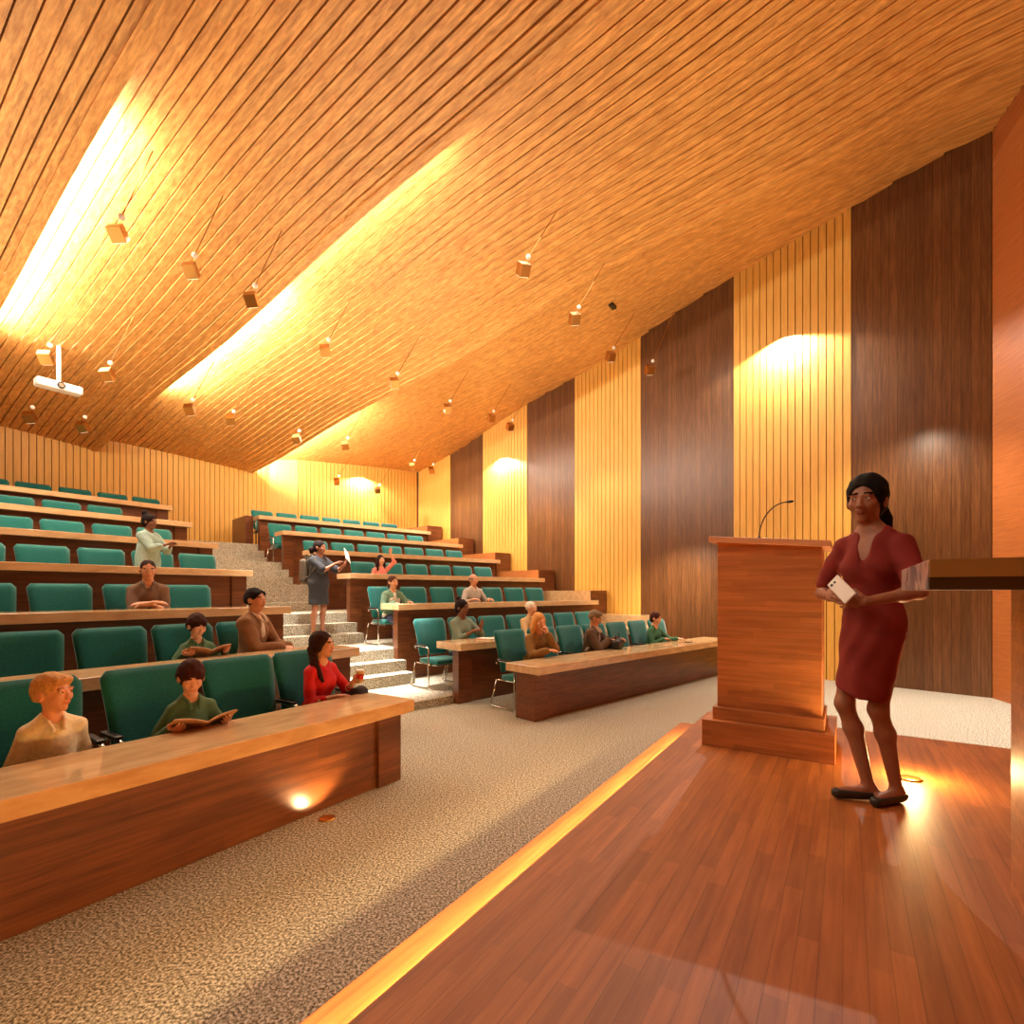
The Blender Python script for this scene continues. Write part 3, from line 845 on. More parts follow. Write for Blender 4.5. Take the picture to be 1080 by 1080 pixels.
    for i, sx in ((0, -1), (1, 1)):
        Sh = TW(shz, sx * shw, 0)
        tgt, kind = hn[i][0], hn[i][1]
        El, Wr = ik(Sh, np.array(tgt, float), l1, l2, np.array(pole[i], float))
        aw = wk * (.95 if fem else 1)
        body.cone(Sh, El, .050 * aw, .038 * aw, k=.035); body.cone(El, El * .7 + Wr * .3, .037 * aw, .038 * aw, k=.02); body.cone(El * .7 + Wr * .3, Wr, .037 * aw, .025 * aw, k=.02)
        arms.append((Sh, El, Wr, aw))
        fa = unit(Wr - El)
        g = hn[i][2] if len(hn[i]) > 2 else {}
        d = np.array(g.get('d', fa), float); n = np.array(g.get('n', (0, 0, -1)), float); sd_ = np.array(g.get('side', (-sx, 0, 0)), float)
        hand(body, Wr, d, n, sd_, curl=g.get('curl', .45), sc=.98 * (.94 if fem else 1.03) * (P.get('handk', 1)), thumb_in=g.get('ti', .4))
    def cls(c):
        q = (c - hd) @ Rn / hs
        out = np.zeros(len(c), int)
        lp = ((q[:, 0] / .021) ** 2 + ((q[:, 2] + .0575) / .0095) ** 2 < 1) & (q[:, 1] < -.07)
        out[lp] = 1
        ax = np.abs(q[:, 0])
        br = (ax > .012) & (ax < .052) & (np.abs(q[:, 2] - (.034 - .25 * np.maximum(ax - .034, 0))) < .0045) & (q[:, 1] < -.05)
        out[br] = 2
        return out
    bo = sdf_obj('body', body, cell, [skin, lip, brow], root, cls)
    if cell < .009 or P.get('eyes'):
        for sx in (-1, 1):
            c = HP(sx * .030, -.0785, .0080)
            e = MB(); r_ = .0118 * hs
            e.lathe([(0, -r_), (r_ * .5, -r_ * .87), (r_ * .87, -r_ * .5), (r_, 0), (r_ * .87, r_ * .5), (r_ * .5, r_ * .87), (0, r_)], n=14)
            eo = e.build('eye', M['eye'], bo, smooth=True); eo.location = c
            gz = Rn @ unit(np.array(P.get('gaze', (0, -1, -.1)), float))
            ir = MB(); ir.lathe([(0, .0), (.0045 * hs, -.0004), (.0058 * hs, -.0016)][::-1], n=12)
            io = ir.build('iris', M['iris'], eo); io.location = Vector(gz * (r_ * 1.03))
            io.rotation_euler = Vector(gz).to_track_quat('Z', 'Y').to_euler()
    # upper garment
    tc_ = P['top']; off = P.get('thick', .014); tmat = pmat('cloth', tc_, rough=.85, noise=P.get('tn', .12), nscale=P.get('tns', 45))
    if P.get('stripes'): tmat = stripe_mat(tc_, P['stripes'])
    up_ = Sdf()
    up_.ell(T(.02), (.160 * (1.04 if fem else .97) * hpw + off + .012, .115 * hpw + off + .010, .13 + off), k=.05)
    up_.ell(T(.17), ((.116 if fem else .14) * wf + off, .096 + off, .14 + off), k=.06)
    up_.ell(TW(.33), (.150 * rib + off, .108 + off, .165 + off * .5), k=.05)
    if fem and not child:
        for sx in (-1, 1): up_.ell(TW(.30, sx * .060, -.068), (.052 + off, .045 + off * .8, .055 + off), k=.05)
    for sx in (-1, 1):
        up_.cone(TW(shz, sx * (shw - .035)), TW(tl + .02, sx * .045), .055 * wk + off, .036 + off * .6, k=.04)
    slv = P.get('sleeve', 1.0)                  # 0..1 upper arm only, 1..2 forearm too
    for i, (Sh, El, Wr, aw) in enumerate(arms):
        e1 = Sh + (El - Sh) * min(slv, 1)
        fl = P.get('flare', 0)
        up_.cone(Sh, e1, .050 * aw + off, (.050 - .010 * min(slv, 1)) * aw + off + fl, k=.035)
        if slv > 1:
            e2 = El + (Wr - El) * (slv - 1)
            up_.cone(El, e2, .040 * aw + off, .030 * aw + off * .9, k=.025)
            if slv > 1.95: up_.cone(El + (Wr - El) * .93, El + (Wr - El) * .99, .031 * aw + off * .95, .031 * aw + off * .95, k=.004)
    if P.get('skirt'):
        sk = P['skirt']; hz = sk['z']; w0, d0 = sk['w'], sk['d']
        c0 = T(-.02); cx = (kn[0] + kn[1]) / 2; 
        top_ = c0; bot = V3(cx[0], cx[1], hz)
        nseg = 14
        for j in range(nseg):
            t = j / (nseg - 1); c = top_ * (1 - t) + bot * t
            w = .146 * (1 - t) + w0 * t; dd = .112 * (1 - t) + d0 * t
            up_.ell(c, (w, dd, .085), k=.015)
        cutz = hz
        up_.box((cx[0], cx[1], cutz - .30), (.6, .6, .30), np.array(rotm(0, sk.get('tiltp', 0), sk.get('tilt', 0))), op='sub')
    else:
        if sit: up_.box(T(-.12, 0, .0) + V3(0, 0, -.10), (.5, .5, .12), op='sub')
    if P.get('hem'):                            # loose straight dress or jacket hem
        zz = P['hem'] + .0
        for j in range(12):
            t = j / 11; up_.ell(T(.26) * (1 - t) + V3(pel[0], 0, zz) * t, (.155 + .030 * t, .118 + .022 * t, .09), k=.05)
        up_.box((0, 0, zz - .3), (.6, .6, .3), op='sub')
    vn = P.get('vneck', .05)
    up_.cone(TW(tl + .045, 0, -.02), TW(tl + .10, 0, -.03), .058, .075, k=.012, op='sub')
    if vn: up_.cone(TW(tl + .055, 0, -.055), TW(tl - vn, 0, -.155), .050, .010, k=.008, op='sub')
    tp = sdf_obj('dress' if (P.get('skirt') or P.get('dress')) else P.get('topname', 'shirt'), up_, cell, tmat, root, wrinkle=P.get('wr', .004), wf=P.get('wf', 34), seed=P.get('seed', 1))
    if P.get('collar'):
        cl = Sdf()
        for sx in (-1, 1):
            pts = [TW(tl + .052, 0, .062), TW(tl + .058, sx * .048, .035), TW(tl + .05, sx * .062, -.02), TW(tl + .02, sx * .045, -.085), TW(tl - .035, sx * .03, -.125)]
            for a, b in zip(pts, pts[1:]): cl.cone(a, b, .013, .013, k=.008)
        sdf_obj('collar', cl, min(cell, .008), pmat('collar', P['collar'], rough=.85), tp)
    if P.get('inner'):
        il = Sdf(); il.ell(TW(.30, 0, -.02), (.075, .115, .16), k=.02)
        sdf_obj('inner_shirt', il, cell, pmat('cloth', P['inner'], rough=.85), tp)
    if P.get('jacket'):
        jk = Sdf(); jo = off + .012
        jk.ell(T(.03), (.160 * wf + jo, .112 + jo, .12 + jo), k=.05); jk.ell(T(.17), (.130 * wf + jo, .095 + jo, .14 + jo), k=.06); jk.ell(TW(.33), (.150 * rib + jo, .108 + jo, .165), k=.05)
        for i, (Sh, El, Wr, aw) in enumerate(arms):
            jk.cone(TW(shz, (-1, 1)[i] * (shw - .035)), TW(tl + .02, (-1, 1)[i] * .05), .058 * wk + jo, .036 + jo * .6, k=.04)
            jk.cone(Sh, El, .052 * aw + jo, .044 * aw + jo, k=.035); jk.cone(El, El + (Wr - El) * .92, .042 * aw + jo, .034 * aw + jo, k=.02)
        jk.cone(TW(tl + .045, 0, -.02), TW(tl + .10, 0, -.03), .062, .08, k=.012, op='sub')
        jk.cone(TW(tl + .05, 0, -.14), T(.02, 0, -.18), .055, .03, k=.02, op='sub')
        if sit: jk.box(T(-.14), (.5, .5, .10), op='sub')
        sdf_obj('jacket', jk, cell, pmat('jacket', P['jacket'], rough=.9, noise=.15, nscale=60), root, wrinkle=.004, seed=4)
    # lower garment
    if P.get('bottom') is not None:
        bt = Sdf(); of = .013
        bt.ell(T(-.01), (.166 + of * .5, .118 + of * .5, .11), k=.05)
        for i in (0, 1):
            bt.cone(hips[i], kn[i], .090 * lk + of, .058 * lk + of, k=.04)
            bt.cone(kn[i], kn[i] * .12 + ft[i] * .88, .056 * lk + of, .044 * lk + of, k=.03)
        sdf_obj('trousers', bt, max(cell, .011), pmat('trouser', P['bottom'], rough=.85), root, wrinkle=.003, seed=2)
    # shoes
    if P.get('shoe') is not None:
        for i in (0, 1):
            sh = Sdf(); fd = unit(np.array(fdir[i], float)); f0 = ft[i]
            low = P.get('flatshoe')
            sh.cone(f0 - fd * .028 + V3(0, 0, -.045), f0 + fd * .145 + V3(0, 0, -.058), .038, .031, k=.02)
            sh.box(f0 + V3(0, 0, -.58 - .005), (.5, .5, .5), op='sub') if 0 else None
            sh.box((f0[0], f0[1], f0[2] - .088 - .1), (.4, .4, .1), op='sub')
            if low: sh.box((f0[0], f0[1], f0[2] + .065), (.4, .4, .1), op='sub')
            sdf_obj('shoe', sh, .008, pmat('shoe', P['shoe'], rough=.5), root)
    # hair
    if P.get('hair') != 'none':
        hr = Sdf(); st_ = P.get('hair', 'short'); g = P.get('hairg', .010)
        hr.ell(HP(0, .022, .038), V3(.080 + g, .098 + g, .092 + g) * hs, Rn, k=.02)
        if st_ in ('long', 'bob', 'pony', 'bun', 'back'):
            hr.ell(HP(0, .045, -.02), V3(.074 + g * .5, .072 + g * .5, .075) * hs, Rn, k=.03)
        if P.get('cover'):
            for sx in (-1, 1): hr.ell(HP(sx * .076, .012, -.012), V3(.022, .038, .05) * hs, Rn, k=.02)
        if st_ in ('mop',):
            hr.ell(HP(0, .035, .0), V3(.084 + g, .085 + g, .075) * hs, Rn, k=.03)
            hr.ell(HP(0, -.052, .060), V3(.068, .042, .038) * hs, Rn, k=.02)
        if st_ in ('quiff',):
            hr.ell(HP(.012, -.055, .082), V3(.060, .040, .028) * hs, Rn, k=.03)
            hr.ell(HP(0, .05, .0), V3(.078, .062, .07) * hs, Rn, k=.03)
        if st_ in ('long',):
            for sx in (-1, 1):
                hr.cone(HP(sx * .070, .0, .02), HP(sx * .088, .0, -.10), .034 * hs, .040 * hs, k=.03)
                hr.cone(HP(sx * .088, .0, -.10), HP(sx * .095, -.03, -.24), .040 * hs, .022 * hs, k=.03)
            hr.ell(HP(0, .075, -.10), V3(.095, .045, .12) * hs, Rn, k=.04)
        # uncover the face
        fz = P.get('fringe', 0)
        hr.ell(HP(0, -.095, -.035), V3(.066, .095, .100 - fz) * hs, Rn, k=.012, op='sub')
        hr.ell(HP(0, -.10, .015 - fz), V3(.058, .06, .060) * hs, Rn, k=.012, op='sub')
        if st_ in ('short', 'quiff', 'mop', 'bald'):
            for sx in (-1, 1): hr.ell(HP(sx * .095, -.005, -.02), V3(.03, .035, .045) * hs, Rn, k=.008, op='sub')
            hr.box(HP(0, .0, -.185), V3(.2, .2, .12) * hs, Rn @ np.array(rotm(0, .25, 0)), op='sub', k=.01)
        if st_ == 'bald':
            hr.ell(HP(0, -.03, .10), V3(.11, .13, .07) * hs, Rn, k=.012, op='sub')
        if st_ == 'bun':
            bz = P.get('bun', (0, .09, .10)); hr.ell(HP(*bz), V3(.048, .046, .044) * hs * P.get('bunk', 1), Rn, k=.01)
        if st_ == 'pony':
            q = P.get('tail', [(.0, .11, .0), (.0, .135, -.05), (.0, .12, -.12)]); rr = P.get('tailr', (.030, .034, .018))
            for a, b, ra, rb in zip(q, q[1:], rr, rr[1:]): hr.cone(HP(*a), HP(*b), ra * hs, rb * hs, k=.012)
        if st_ == 'braid':
            pass
        sdf_obj('hair', hr, min(cell, .009), pmat('hair', P['hairc'], rough=.8, noise=.25, nscale=70, spec=.2), root, wrinkle=.0025, wf=110, seed=3)
    return root, bo, arms, T
def stripe_mat(c0, c1):
    m, nt, b = newmat('striped cloth', .85)
    tc = N(nt, 'ShaderNodeTexCoord'); w = N(nt, 'ShaderNodeTexWave', Scale=16.0, Distortion=.6); r = N(nt, 'ShaderNodeValToRGB')
    w.bands_direction = 'X'
    r.color_ramp.interpolation = 'CONSTANT'; e = r.color_ramp.elements
    e[0].color = s2l(c0) + (1,); e[1].position = .72; e[1].color = s2l(c1) + (1,)
    nt.links.new(tc.outputs['Object'], w.inputs['Vector']); nt.links.new(w.outputs['Fac'], r.inputs[0]); nt.links.new(r.outputs[0], b.inputs['Base Color'])
    return m

# seat a person so that the head top lands where it should: solve place and size
def seat_at(f, k, dc, px, pytop, zf=None, unit_h=1.335, hc=0.0):
    cf = (CLF if f == 'L' else CRF)[k] + dc
    z0 = (TL_Z if f == 'L' else TR_Z)[k] if zf is None else zf
    (xx, xy), (yx, yy), th = FR[f]
    q = (px - 540) / 540
    s = (q * (cf + hc) * yy - (cf + hc) * yx) / (xx - q * xy)
    Y = s * xy + (cf + hc) * yy
    zt = H + (624 - pytop) * Y / 540
    sc = (zt - z0) / unit_h
    x, y = W(f, s, cf)
    return (x, y, z0), th, sc

# ------------------------------------------------------------------ the presenter on the stage
px_, Yp = 921, 2.66
ploc = ((px_ - 540) / 540 * Yp, Yp, ZS)
PRZ = math.radians(-56)
person('person in a dark red wrap dress standing on the stage holding a phone', ploc, PRZ, .975, dict(
    pose='stand', fem=True, cell=.005, skin=(.58, .37, .26), hairc=(.06, .045, .04), lip=(.56, .29, .23), browc=(.10, .06, .05),
    yaw=.10, pitch=.10, roll=.03, hs=1.04, hx=-.02, hipw=.84, w=.94, legk=.86, top=(.47, .10, .05), tn=.06, tns=12, sleeve=.74, flare=.012, thick=.008, vneck=.19, wr=.005, wf=52,
    hands=[((-.13, -.21, 1.085), 'hold', dict(d=(.55, -.75, .05), n=(.6, .4, -.15), side=(0, .1, 1), curl=.62)),
           ((.075, -.275, 1.06), 'hold', dict(d=(-.9, -.30, -.02), n=(-.2, .8, .1), side=(0, 0, 1), curl=.55))],
    poles=[V3(-.9, .6, -1.2), V3(1.2, .5, -.9)],
    knees=[(-.11, -.07, .50), (.035, -.035, .49)], feet=[(-.01, -.04, .09), (.085, .05, .085)], fdir=[V3(-.75, -.75, 0), V3(-.25, -1, 0)],
    skirt=dict(z=.55, w=.118, d=.112, tilt=.32), hair='pony', hairg=.012, tail=[(.02, .10, -.02), (.055, .12, -.10), (.075, .10, -.18)], tailr=(.034, .030, .014),
    gaze=(-.35, -1, -.25), shoe=(.18, .15, .12), flatshoe=True, seed=2))
ph = MB().box(-.036, .036, -.0045, .0045, -.072, .072).build('smartphone', M['white'], None, bevel=.006)
def ploc_off(x, y, z):
    c, s_ = math.cos(PRZ), math.sin(PRZ)
    return (ploc[0] + .975 * (x * c - y * s_), ploc[1] + .975 * (x * s_ + y * c), ploc[2] + .975 * z)
ph.location = ploc_off(-.02, -.315, 1.12); ph.rotation_euler = (math.radians(-18), math.radians(-48), PRZ)
MB().tube([(-.018, -.0045, .050), (-.018, -.0062, .050)], .007, 10).build('camera_lens', M['black'], ph)
MB().tube([(.002, -.0045, .050), (.002, -.0062, .050)], .006, 10).build('camera_lens', M['black'], ph)
tag(ph, 'white smartphone held in both hands by the presenter in red', 'phone')

# ------------------------------------------------------------------ the audience
REST = [((-.13, -.34, .80), 'r', dict(d=(.5, -.8, -.1))), ((.13, -.34, .80), 'r', dict(d=(-.5, -.8, -.1)))]
BOOK = [((-.20, -.33, .74), 'r', dict(d=(.2, -.9, .1), n=(.5, 0, .8), side=(0, -.2, 1), curl=.5)), ((.20, -.33, .74), 'r', dict(d=(-.2, -.9, .1), n=(-.5, 0, .8), side=(0, -.2, 1), curl=.5))]
def aud(label, f, k, dc, px, py, drz=0, unit_h=1.32, zf=None, hc=-.06, **P):
    loc, th, sc = seat_at(f, k, dc, px, py, zf, unit_h, hc)
    return person(label, loc, th + drz, sc, P), loc, th + drz, sc
def off(loc, rz, sc, x, y, z):
    c, s_ = math.cos(rz), math.sin(rz)
    return Vector((loc[0] + sc * (x * c - y * s_), loc[1] + sc * (x * s_ + y * c), loc[2] + sc * z))
def book(loc, rz, sc, x, y, z, w, cover, lab, tilt=-.45):
    o = empty('open_book', off(loc, rz, sc, x, y, z), rz)
    o.rotation_euler = (tilt, 0, rz)
    for sx in (-1, 1):
        a = MB(); vs = []; n = 8
        for j in range(n + 1):
            t = j / n; xx = sx * w * t; zz = .05 * t + .012 * math.sin(math.pi * t)
            vs += [(xx, -.12, zz), (xx, .12, zz), (xx, .12, zz + .004), (xx, -.12, zz + .004)]
        fs = []
        for j in range(n):
            for q in range(4): fs.append((j * 4 + q, j * 4 + (q + 1) % 4, (j + 1) * 4 + (q + 1) % 4, (j + 1) * 4 + q))
        fs += [(0, 1, 2, 3), tuple(n * 4 + q for q in (3, 2, 1, 0))]
        a.add(vs, fs).build('cover', cover, o)
        MB().add([(v[0] * .96, v[1] * .96, v[2] + .006) for v in vs], fs).build('page', M['paper'], o)
    tag(o, lab, 'book')
SK = dict(pale=(.86, .64, .50), ginger=(.90, .66, .50), tan=(.78, .55, .40), brown=(.50, .32, .22))
(r_, *_), l, a, s_ = aud('ginger-haired child in a beige shirt looking right, at the front left desk', 'L', 0, .86, 57, 714, .05, cell=.007, child=True, hs=1.12,
    skin=SK['ginger'], hairc=(.80, .62, .40), browc=(.80, .55, .38), hair='quiff', hairg=.005, top=(.92, .86, .70), collar=(.94, .88, .74), sleeve=1.93, bottom=(.25, .25, .32), shoe=(.2, .2, .2), fringe=.02,
    yaw=.50, pitch=-.02, hands=[((-.19, -.14, .50), 'r', dict(d=(0, -.5, -1))), ((.19, -.14, .50), 'r', dict(d=(0, -.5, -1)))], poles=[V3(-.3, 1, -.2), V3(.3, 1, -.2)], w=.86, lean=.05, wr=.009, thick=.018)
(r_, *_), l, a, s_ = aud('dark-haired child in a green shirt reading a book at the front left desk', 'L', 0, .84, 203, 700, -.12, cell=.007, child=True, hs=1.12,
    skin=SK['pale'], hairc=(.24, .10, .07), hair='mop', hairg=.010, top=(.30, .42, .28), collar=(.28, .40, .26), sleeve=1.9, bottom=(.2, .2, .25), shoe=(.2, .2, .2), fringe=.03,
    yaw=-.15, pitch=.35, hands=[((-.20, -.25, .84), 'r', BOOK[0][2]), ((.20, -.25, .84), 'r', BOOK[1][2])], lean=.10, w=.84, wr=.009, thick=.016, gaze=(0, -1, -.5), poles=[V3(-.5, .5, -1), V3(.5, .5, -1)])
book(l, a, s_, 0, -.33, .83, .20, M['book'], 'tan open book held by the front-row child in green')
(r_, *_), l, a, s_ = aud('person in a red blouse with crossed legs holding a cup, front left row', 'L', 0, .93, 338, 665, .25, cell=.008, fem=True,
    skin=SK['pale'], hairc=(.20, .11, .08), hair='pony', cover=True, hairg=.008, tail=[(-.04, .08, -.04), (-.085, .04, -.15), (-.10, -.05, -.32)], tailr=(.045, .040, .018), top=(.78, .08, .07), wr=.007, sleeve=1.45,
    bottom=(.20, .17, .18), shoe=(.15, .12, .12), yaw=.30, pitch=.02, vneck=.10, lean=.10,
    hands=[((-.02, -.26, .72), 'r', dict(d=(.6, -.6, 0))), ((.08, -.35, .84), 'r', dict(d=(.1, -.8, .3), n=(-1, 0, 0), side=(0, 0, 1), curl=.8))], w=.95,
    knees=[(-.05, -.40, .53), (.18, -.36, .72)], feet=[(-.10, -.40, .08), (-.12, -.62, .36)], thick=.012)
cp = empty('paper_cup', off(l, a, s_, .05, -.45, .85), a)
MB().lathe([(.028, 0), (.036, .10), (.038, .10), (.034, .098)], n=18).build('cup_body', M['glass'], cp, smooth=True)
MB().lathe([(.0316, .03), (.0352, .075)], n=18).build('cup_band', M['redcup'], cp, smooth=True)
MB().lathe([(.039, .098), (.039, .108), (.032, .112)], n=18).build('lid', M['white'], cp, smooth=True)
tag(cp, 'small takeaway cup with a red band held by the person in red blouse', 'cup')
(r_, *_), l, a, s_ = aud('dark-haired child in a green shirt with an open book, second left row', 'L', 1, .92, 209, 650, -.05, cell=.009, child=True, hs=1.12, eyes=True,
    skin=SK['pale'], hairc=(.22, .10, .07), hair='mop', hairg=.010, top=(.30, .42, .28), collar=(.28, .40, .26), sleeve=1.9, bottom=(.2, .2, .25), shoe=(.2, .2, .2), fringe=.03,
    yaw=.0, pitch=.30, hands=[((-.22, -.26, .90), 'r', BOOK[0][2]), ((.22, -.26, .90), 'r', BOOK[1][2])], lean=.06, w=.84, wr=.008, thick=.016, poles=[V3(-.5, .5, -1), V3(.5, .5, -1)])
book(l, a, s_, 0, -.33, .885, .20, M['book'], 'pale open book held by the second-row child in green')
aud('person in a brown jacket and white collar, short dark hair, second left row', 'L', 1, .95, 268, 619, .45, cell=.009, eyes=True, w=.84,
    skin=SK['tan'], hairc=(.10, .05, .04), hair='mop', hairg=.0, top=(.82, .74, .64), collar=(.85, .78, .70), jacket=(.52, .36, .22), bottom=(.3, .25, .2), shoe=(.1, .1, .1), sleeve=1.8,
    yaw=-.05, pitch=0, hands=[((.02, -.33, .70), 'r', dict(d=(.8, -.6, 0))), ((.10, -.35, .69), 'r', dict(d=(-.8, -.6, 0)))])
aud('person in a brown shirt with folded arms, third left row', 'L', 2, .90, 158, 590, -.30, cell=.01, eyes=True,
    skin=SK['tan'], hairc=(.16, .08, .05), hair='short', hairg=.0, top=(.42, .31, .22), collar=(.40, .29, .20), sleeve=1.1, bottom=(.3, .25, .2), shoe=(.1, .1, .1), vneck=.12,
    yaw=.05, pitch=.12, hands=[((.03, -.31, .80), 'r', dict(d=(1, -.1, 0), n=(0, .3, -1))), ((-.03, -.27, .79), 'r', dict(d=(-1, -.1, 0), n=(0, .3, -1)))], w=.92, poles=[V3(-.8, .2, -1), V3(.8, .2, -1)], wr=.007)
aud('person with a dark topknot and pale grey green sweater, standing in the left block', 'L', 3, .78, 156, 543, .35, unit_h=1.71, cell=.011, pose='stand', fem=True, hc=0,
    skin=SK['brown'], hairc=(.10, .05, .05), hair='bun', bun=(0, .085, .14), bunk=1.1, top=(.58, .68, .64), w=.88, sleeve=1.5, hem=.80, bottom=(.45, .45, .42), shoe=(.2, .2, .2), thick=.028, vneck=0,
    yaw=.30, pitch=.12, hands=[((.05, -.36, 1.22), 'r', dict(d=(.3, -.8, .4), curl=.7)), ((.12, -.34, 1.20), 'r', dict(d=(-.1, -.8, .4), curl=.7))])
# aisle
zst = TIER[2] + (TIER[3] - TIER[2]) / 3
loc, th, sc = seat_at('R', 2, 1.53, 336, 570, zst, 1.72, 0)
(r_, *_) = person('person in a short navy dress with a backpack, standing on the aisle steps, tablet raised', loc, TR + .25, sc, dict(pose='stand', fem=True, cell=.009, dress=True, eyes=True,
    skin=(.62, .40, .28), hairc=(.10, .04, .04), hair='pony', tail=[(-.02, .10, -.02), (-.03, .135, -.05), (-.03, .13, -.09)], tailr=(.03, .05, .04), hairg=.006, top=(.17, .17, .19), sleeve=.85, flare=.015, hem=.56, thick=.024, wr=.002, vneck=0,
    yaw=.45, pitch=.10, hands=[((.13, -.30, 1.30), 'r', dict(d=(.6, -.5, .4), curl=.5)), ((.25, -.40, 1.28), 'r', dict(d=(.1, -.5, .8), n=(-.7, .6, .2), side=(0, 0, 1), curl=.5))],
    poles=[V3(-.3, -.2, -1), V3(.5, .1, -1)], shoe=(.75, .70, .66)))
tb = MB().box(-.09, .09, -.004, .004, -.125, .125).build('tablet', M['paper'], None, bevel=.004)
tb.location = off(loc, TR + .25, sc, .25, -.47, 1.44); tb.rotation_euler = (math.radians(-25), math.radians(30), TR + .6)
tag(tb, 'pale tablet held up by the person in the navy dress', 'tablet')
bp = empty('backpack', off(loc, TR + .25, sc, -.04, .20, 1.0), TR + .25)
s0 = Sdf(); s0.box((0, .05, .17), (.15, .085, .22), op='add', rad=.06, k=.02); s0.box((0, .14, .08), (.11, .04, .10), op='add', rad=.035, k=.02)
sdf_obj('pack_body', s0, .012, M['canvas'], bp)
for sx in (-1, 1):
    MB().tube([(sx * .10, -.02, .05), (sx * .13, -.15, .06), (sx * .12, -.31, .22), (sx * .10, -.30, .36), (sx * .09, -.18, .46), (sx * .08, -.02, .38)], .014, 6).build('shoulder_strap', M['canvas'], bp, smooth=True)
tag(bp, 'brown canvas backpack worn by the person in the navy dress', 'backpack')
# right block
aud('long-haired person in a pink top raising one hand, fourth right row', 'R', 3, .88, 402, 585, -.1, cell=.011, fem=True, skin=SK['pale'], hairc=(.14, .06, .05), hair='long', hairg=.006, top=(.86, .50, .42), sleeve=1.3,
    yaw=.15, hands=[((-.10, -.28, .80), 'r', dict(d=(.3, -.9, 0))), ((.21, -.14, 1.36), 'r', dict(d=(0, -.1, 1), n=(0, -1, 0), side=(-1, 0, 0), curl=.3))], poles=[V3(-.7, .2, -1), V3(1, 0, -.6)], bottom=(.2, .2, .3), shoe=(.2, .2, .2))
aud('person in a grey green jacket with brown hair, third right row by the aisle', 'R', 2, .85, 415, 607, -.1, cell=.011, fem=True, skin=SK['tan'], hairc=(.30, .16, .08), hair='pony', tailr=(.02, .02, .01), hairg=.004, top=(.75, .70, .60), jacket=(.36, .46, .36), sleeve=1.5,
    yaw=.25, pitch=.05, hands=[((-.08, -.30, .80), 'r', dict(d=(.5, -.9, 0))), ((.16, -.38, .82), 'r', dict(d=(.2, -.9, 0)))], bottom=(.2, .2, .3), shoe=(.2, .2, .2))
aud('person with a dark bun in a grey green sweater, second right row by the aisle', 'R', 1, .93, 487, 632, -.02, cell=.01, fem=True, skin=SK['brown'], hairc=(.10, .05, .05), hair='bun', bun=(0, .088, .135), bunk=.85, top=(.46, .52, .44), sleeve=1.4,
    yaw=.35, pitch=.15, vneck=0, thick=.022, hands=[((.02, -.32, .84), 'r', dict(d=(.7, -.6, .3), curl=.6)), ((.15, -.34, .92), 'r', dict(d=(0, -.6, .8), n=(-1, 0, 0), curl=.6))], bottom=(.2, .2, .3), shoe=(.2, .2, .2), lean=.1)
aud('bald person in a white striped shirt, third right row', 'R', 2, .88, 500, 605, -.1, cell=.011, skin=SK['tan'], hairc=(.55, .48, .42), hair='bald', top=(.80, .76, .70), stripes=(.40, .34, .32), sleeve=1.5, collar=(.8, .76, .7),
    yaw=.05, hands=[((-.17, -.30, .80), 'r', dict(d=(.4, -.8, 0))), ((.20, -.30, .80), 'r', dict(d=(.1, -.9, 0)))], bottom=(.2, .2, .3), shoe=(.2, .2, .2))
aud('white-haired person in a beige shirt behind the blonde one, second right row', 'R', 1, .93, 561, 634, -.1, cell=.011, skin=SK['pale'], hairc=(.90, .86, .78), hair='short', hairg=.002, top=(.78, .64, .44), sleeve=1.9, collar=(.78, .64, .44),
    yaw=.45, bottom=(.2, .2, .3), shoe=(.2, .2, .2))
aud('long-haired blonde person in a mustard jacket with a hand on the chin, front right row', 'R', 0, .92, 566, 645, -.15, cell=.009, fem=True, eyes=True, skin=SK['ginger'], hairc=(.84, .60, .34), hair='long', hairg=.006, top=(.50, .36, .14), tn=.25, sleeve=1.9, thick=.024,
    yaw=-.05, pitch=.18, lean=.22, hands=[((-.06, -.42, .80), 'r', dict(d=(.8, -.6, 0))), ((.04, -.27, 1.02), 'r', dict(d=(-.3, .15, 1), n=(-.3, .9, 0), side=(-1, 0, 0), curl=1.0))], poles=[V3(-.6, -.2, -1), V3(.3, -.5, -1)], bottom=(.25, .2, .15), shoe=(.2, .15, .1), wr=.007)
(r_, *_), l, a, s_ = aud('grey-haired bearded person in a brown suit jacket with a dark bag, front right row', 'R', 0, .90, 625, 643, .35, cell=.01, eyes=True, skin=SK['tan'], hairc=(.50, .42, .32), hair='quiff', hairg=.004, top=(.80, .72, .66), collar=(.82, .76, .70), jacket=(.34, .25, .17), sleeve=1.8,
    yaw=.25, pitch=.35, lean=.15, hands=[((.0, -.32, .84), 'r', dict(d=(.7, -.7, 0), curl=.6)), ((.22, -.40, .84), 'r', dict(d=(-.1, -1, .1), curl=.6))], bottom=(.2, .17, .14), shoe=(.1, .1, .1))
s0 = Sdf(); s0.box((0, 0, .075), (.17, .08, .075), op='add', rad=.05, k=.02); s0.ell((.06, -.02, .12), (.11, .07, .05), k=.03, op='add')
bg = empty('handbag', off(l, a, s_, .12, -.42, .77), a); bg.location.z = .712
sdf_obj('bag_body', s0, .010, M['bag'], bg, wrinkle=.006, wf=60)
MB().tube([(-.09, 0, .15), (-.06, 0, .24), (.02, 0, .27), (.10, 0, .24), (.13, 0, .16)], .008, 6).build('handle', M['bag'], bg, smooth=True)
tag(bg, 'dark soft bag on the desk in front of the suited person', 'bag')
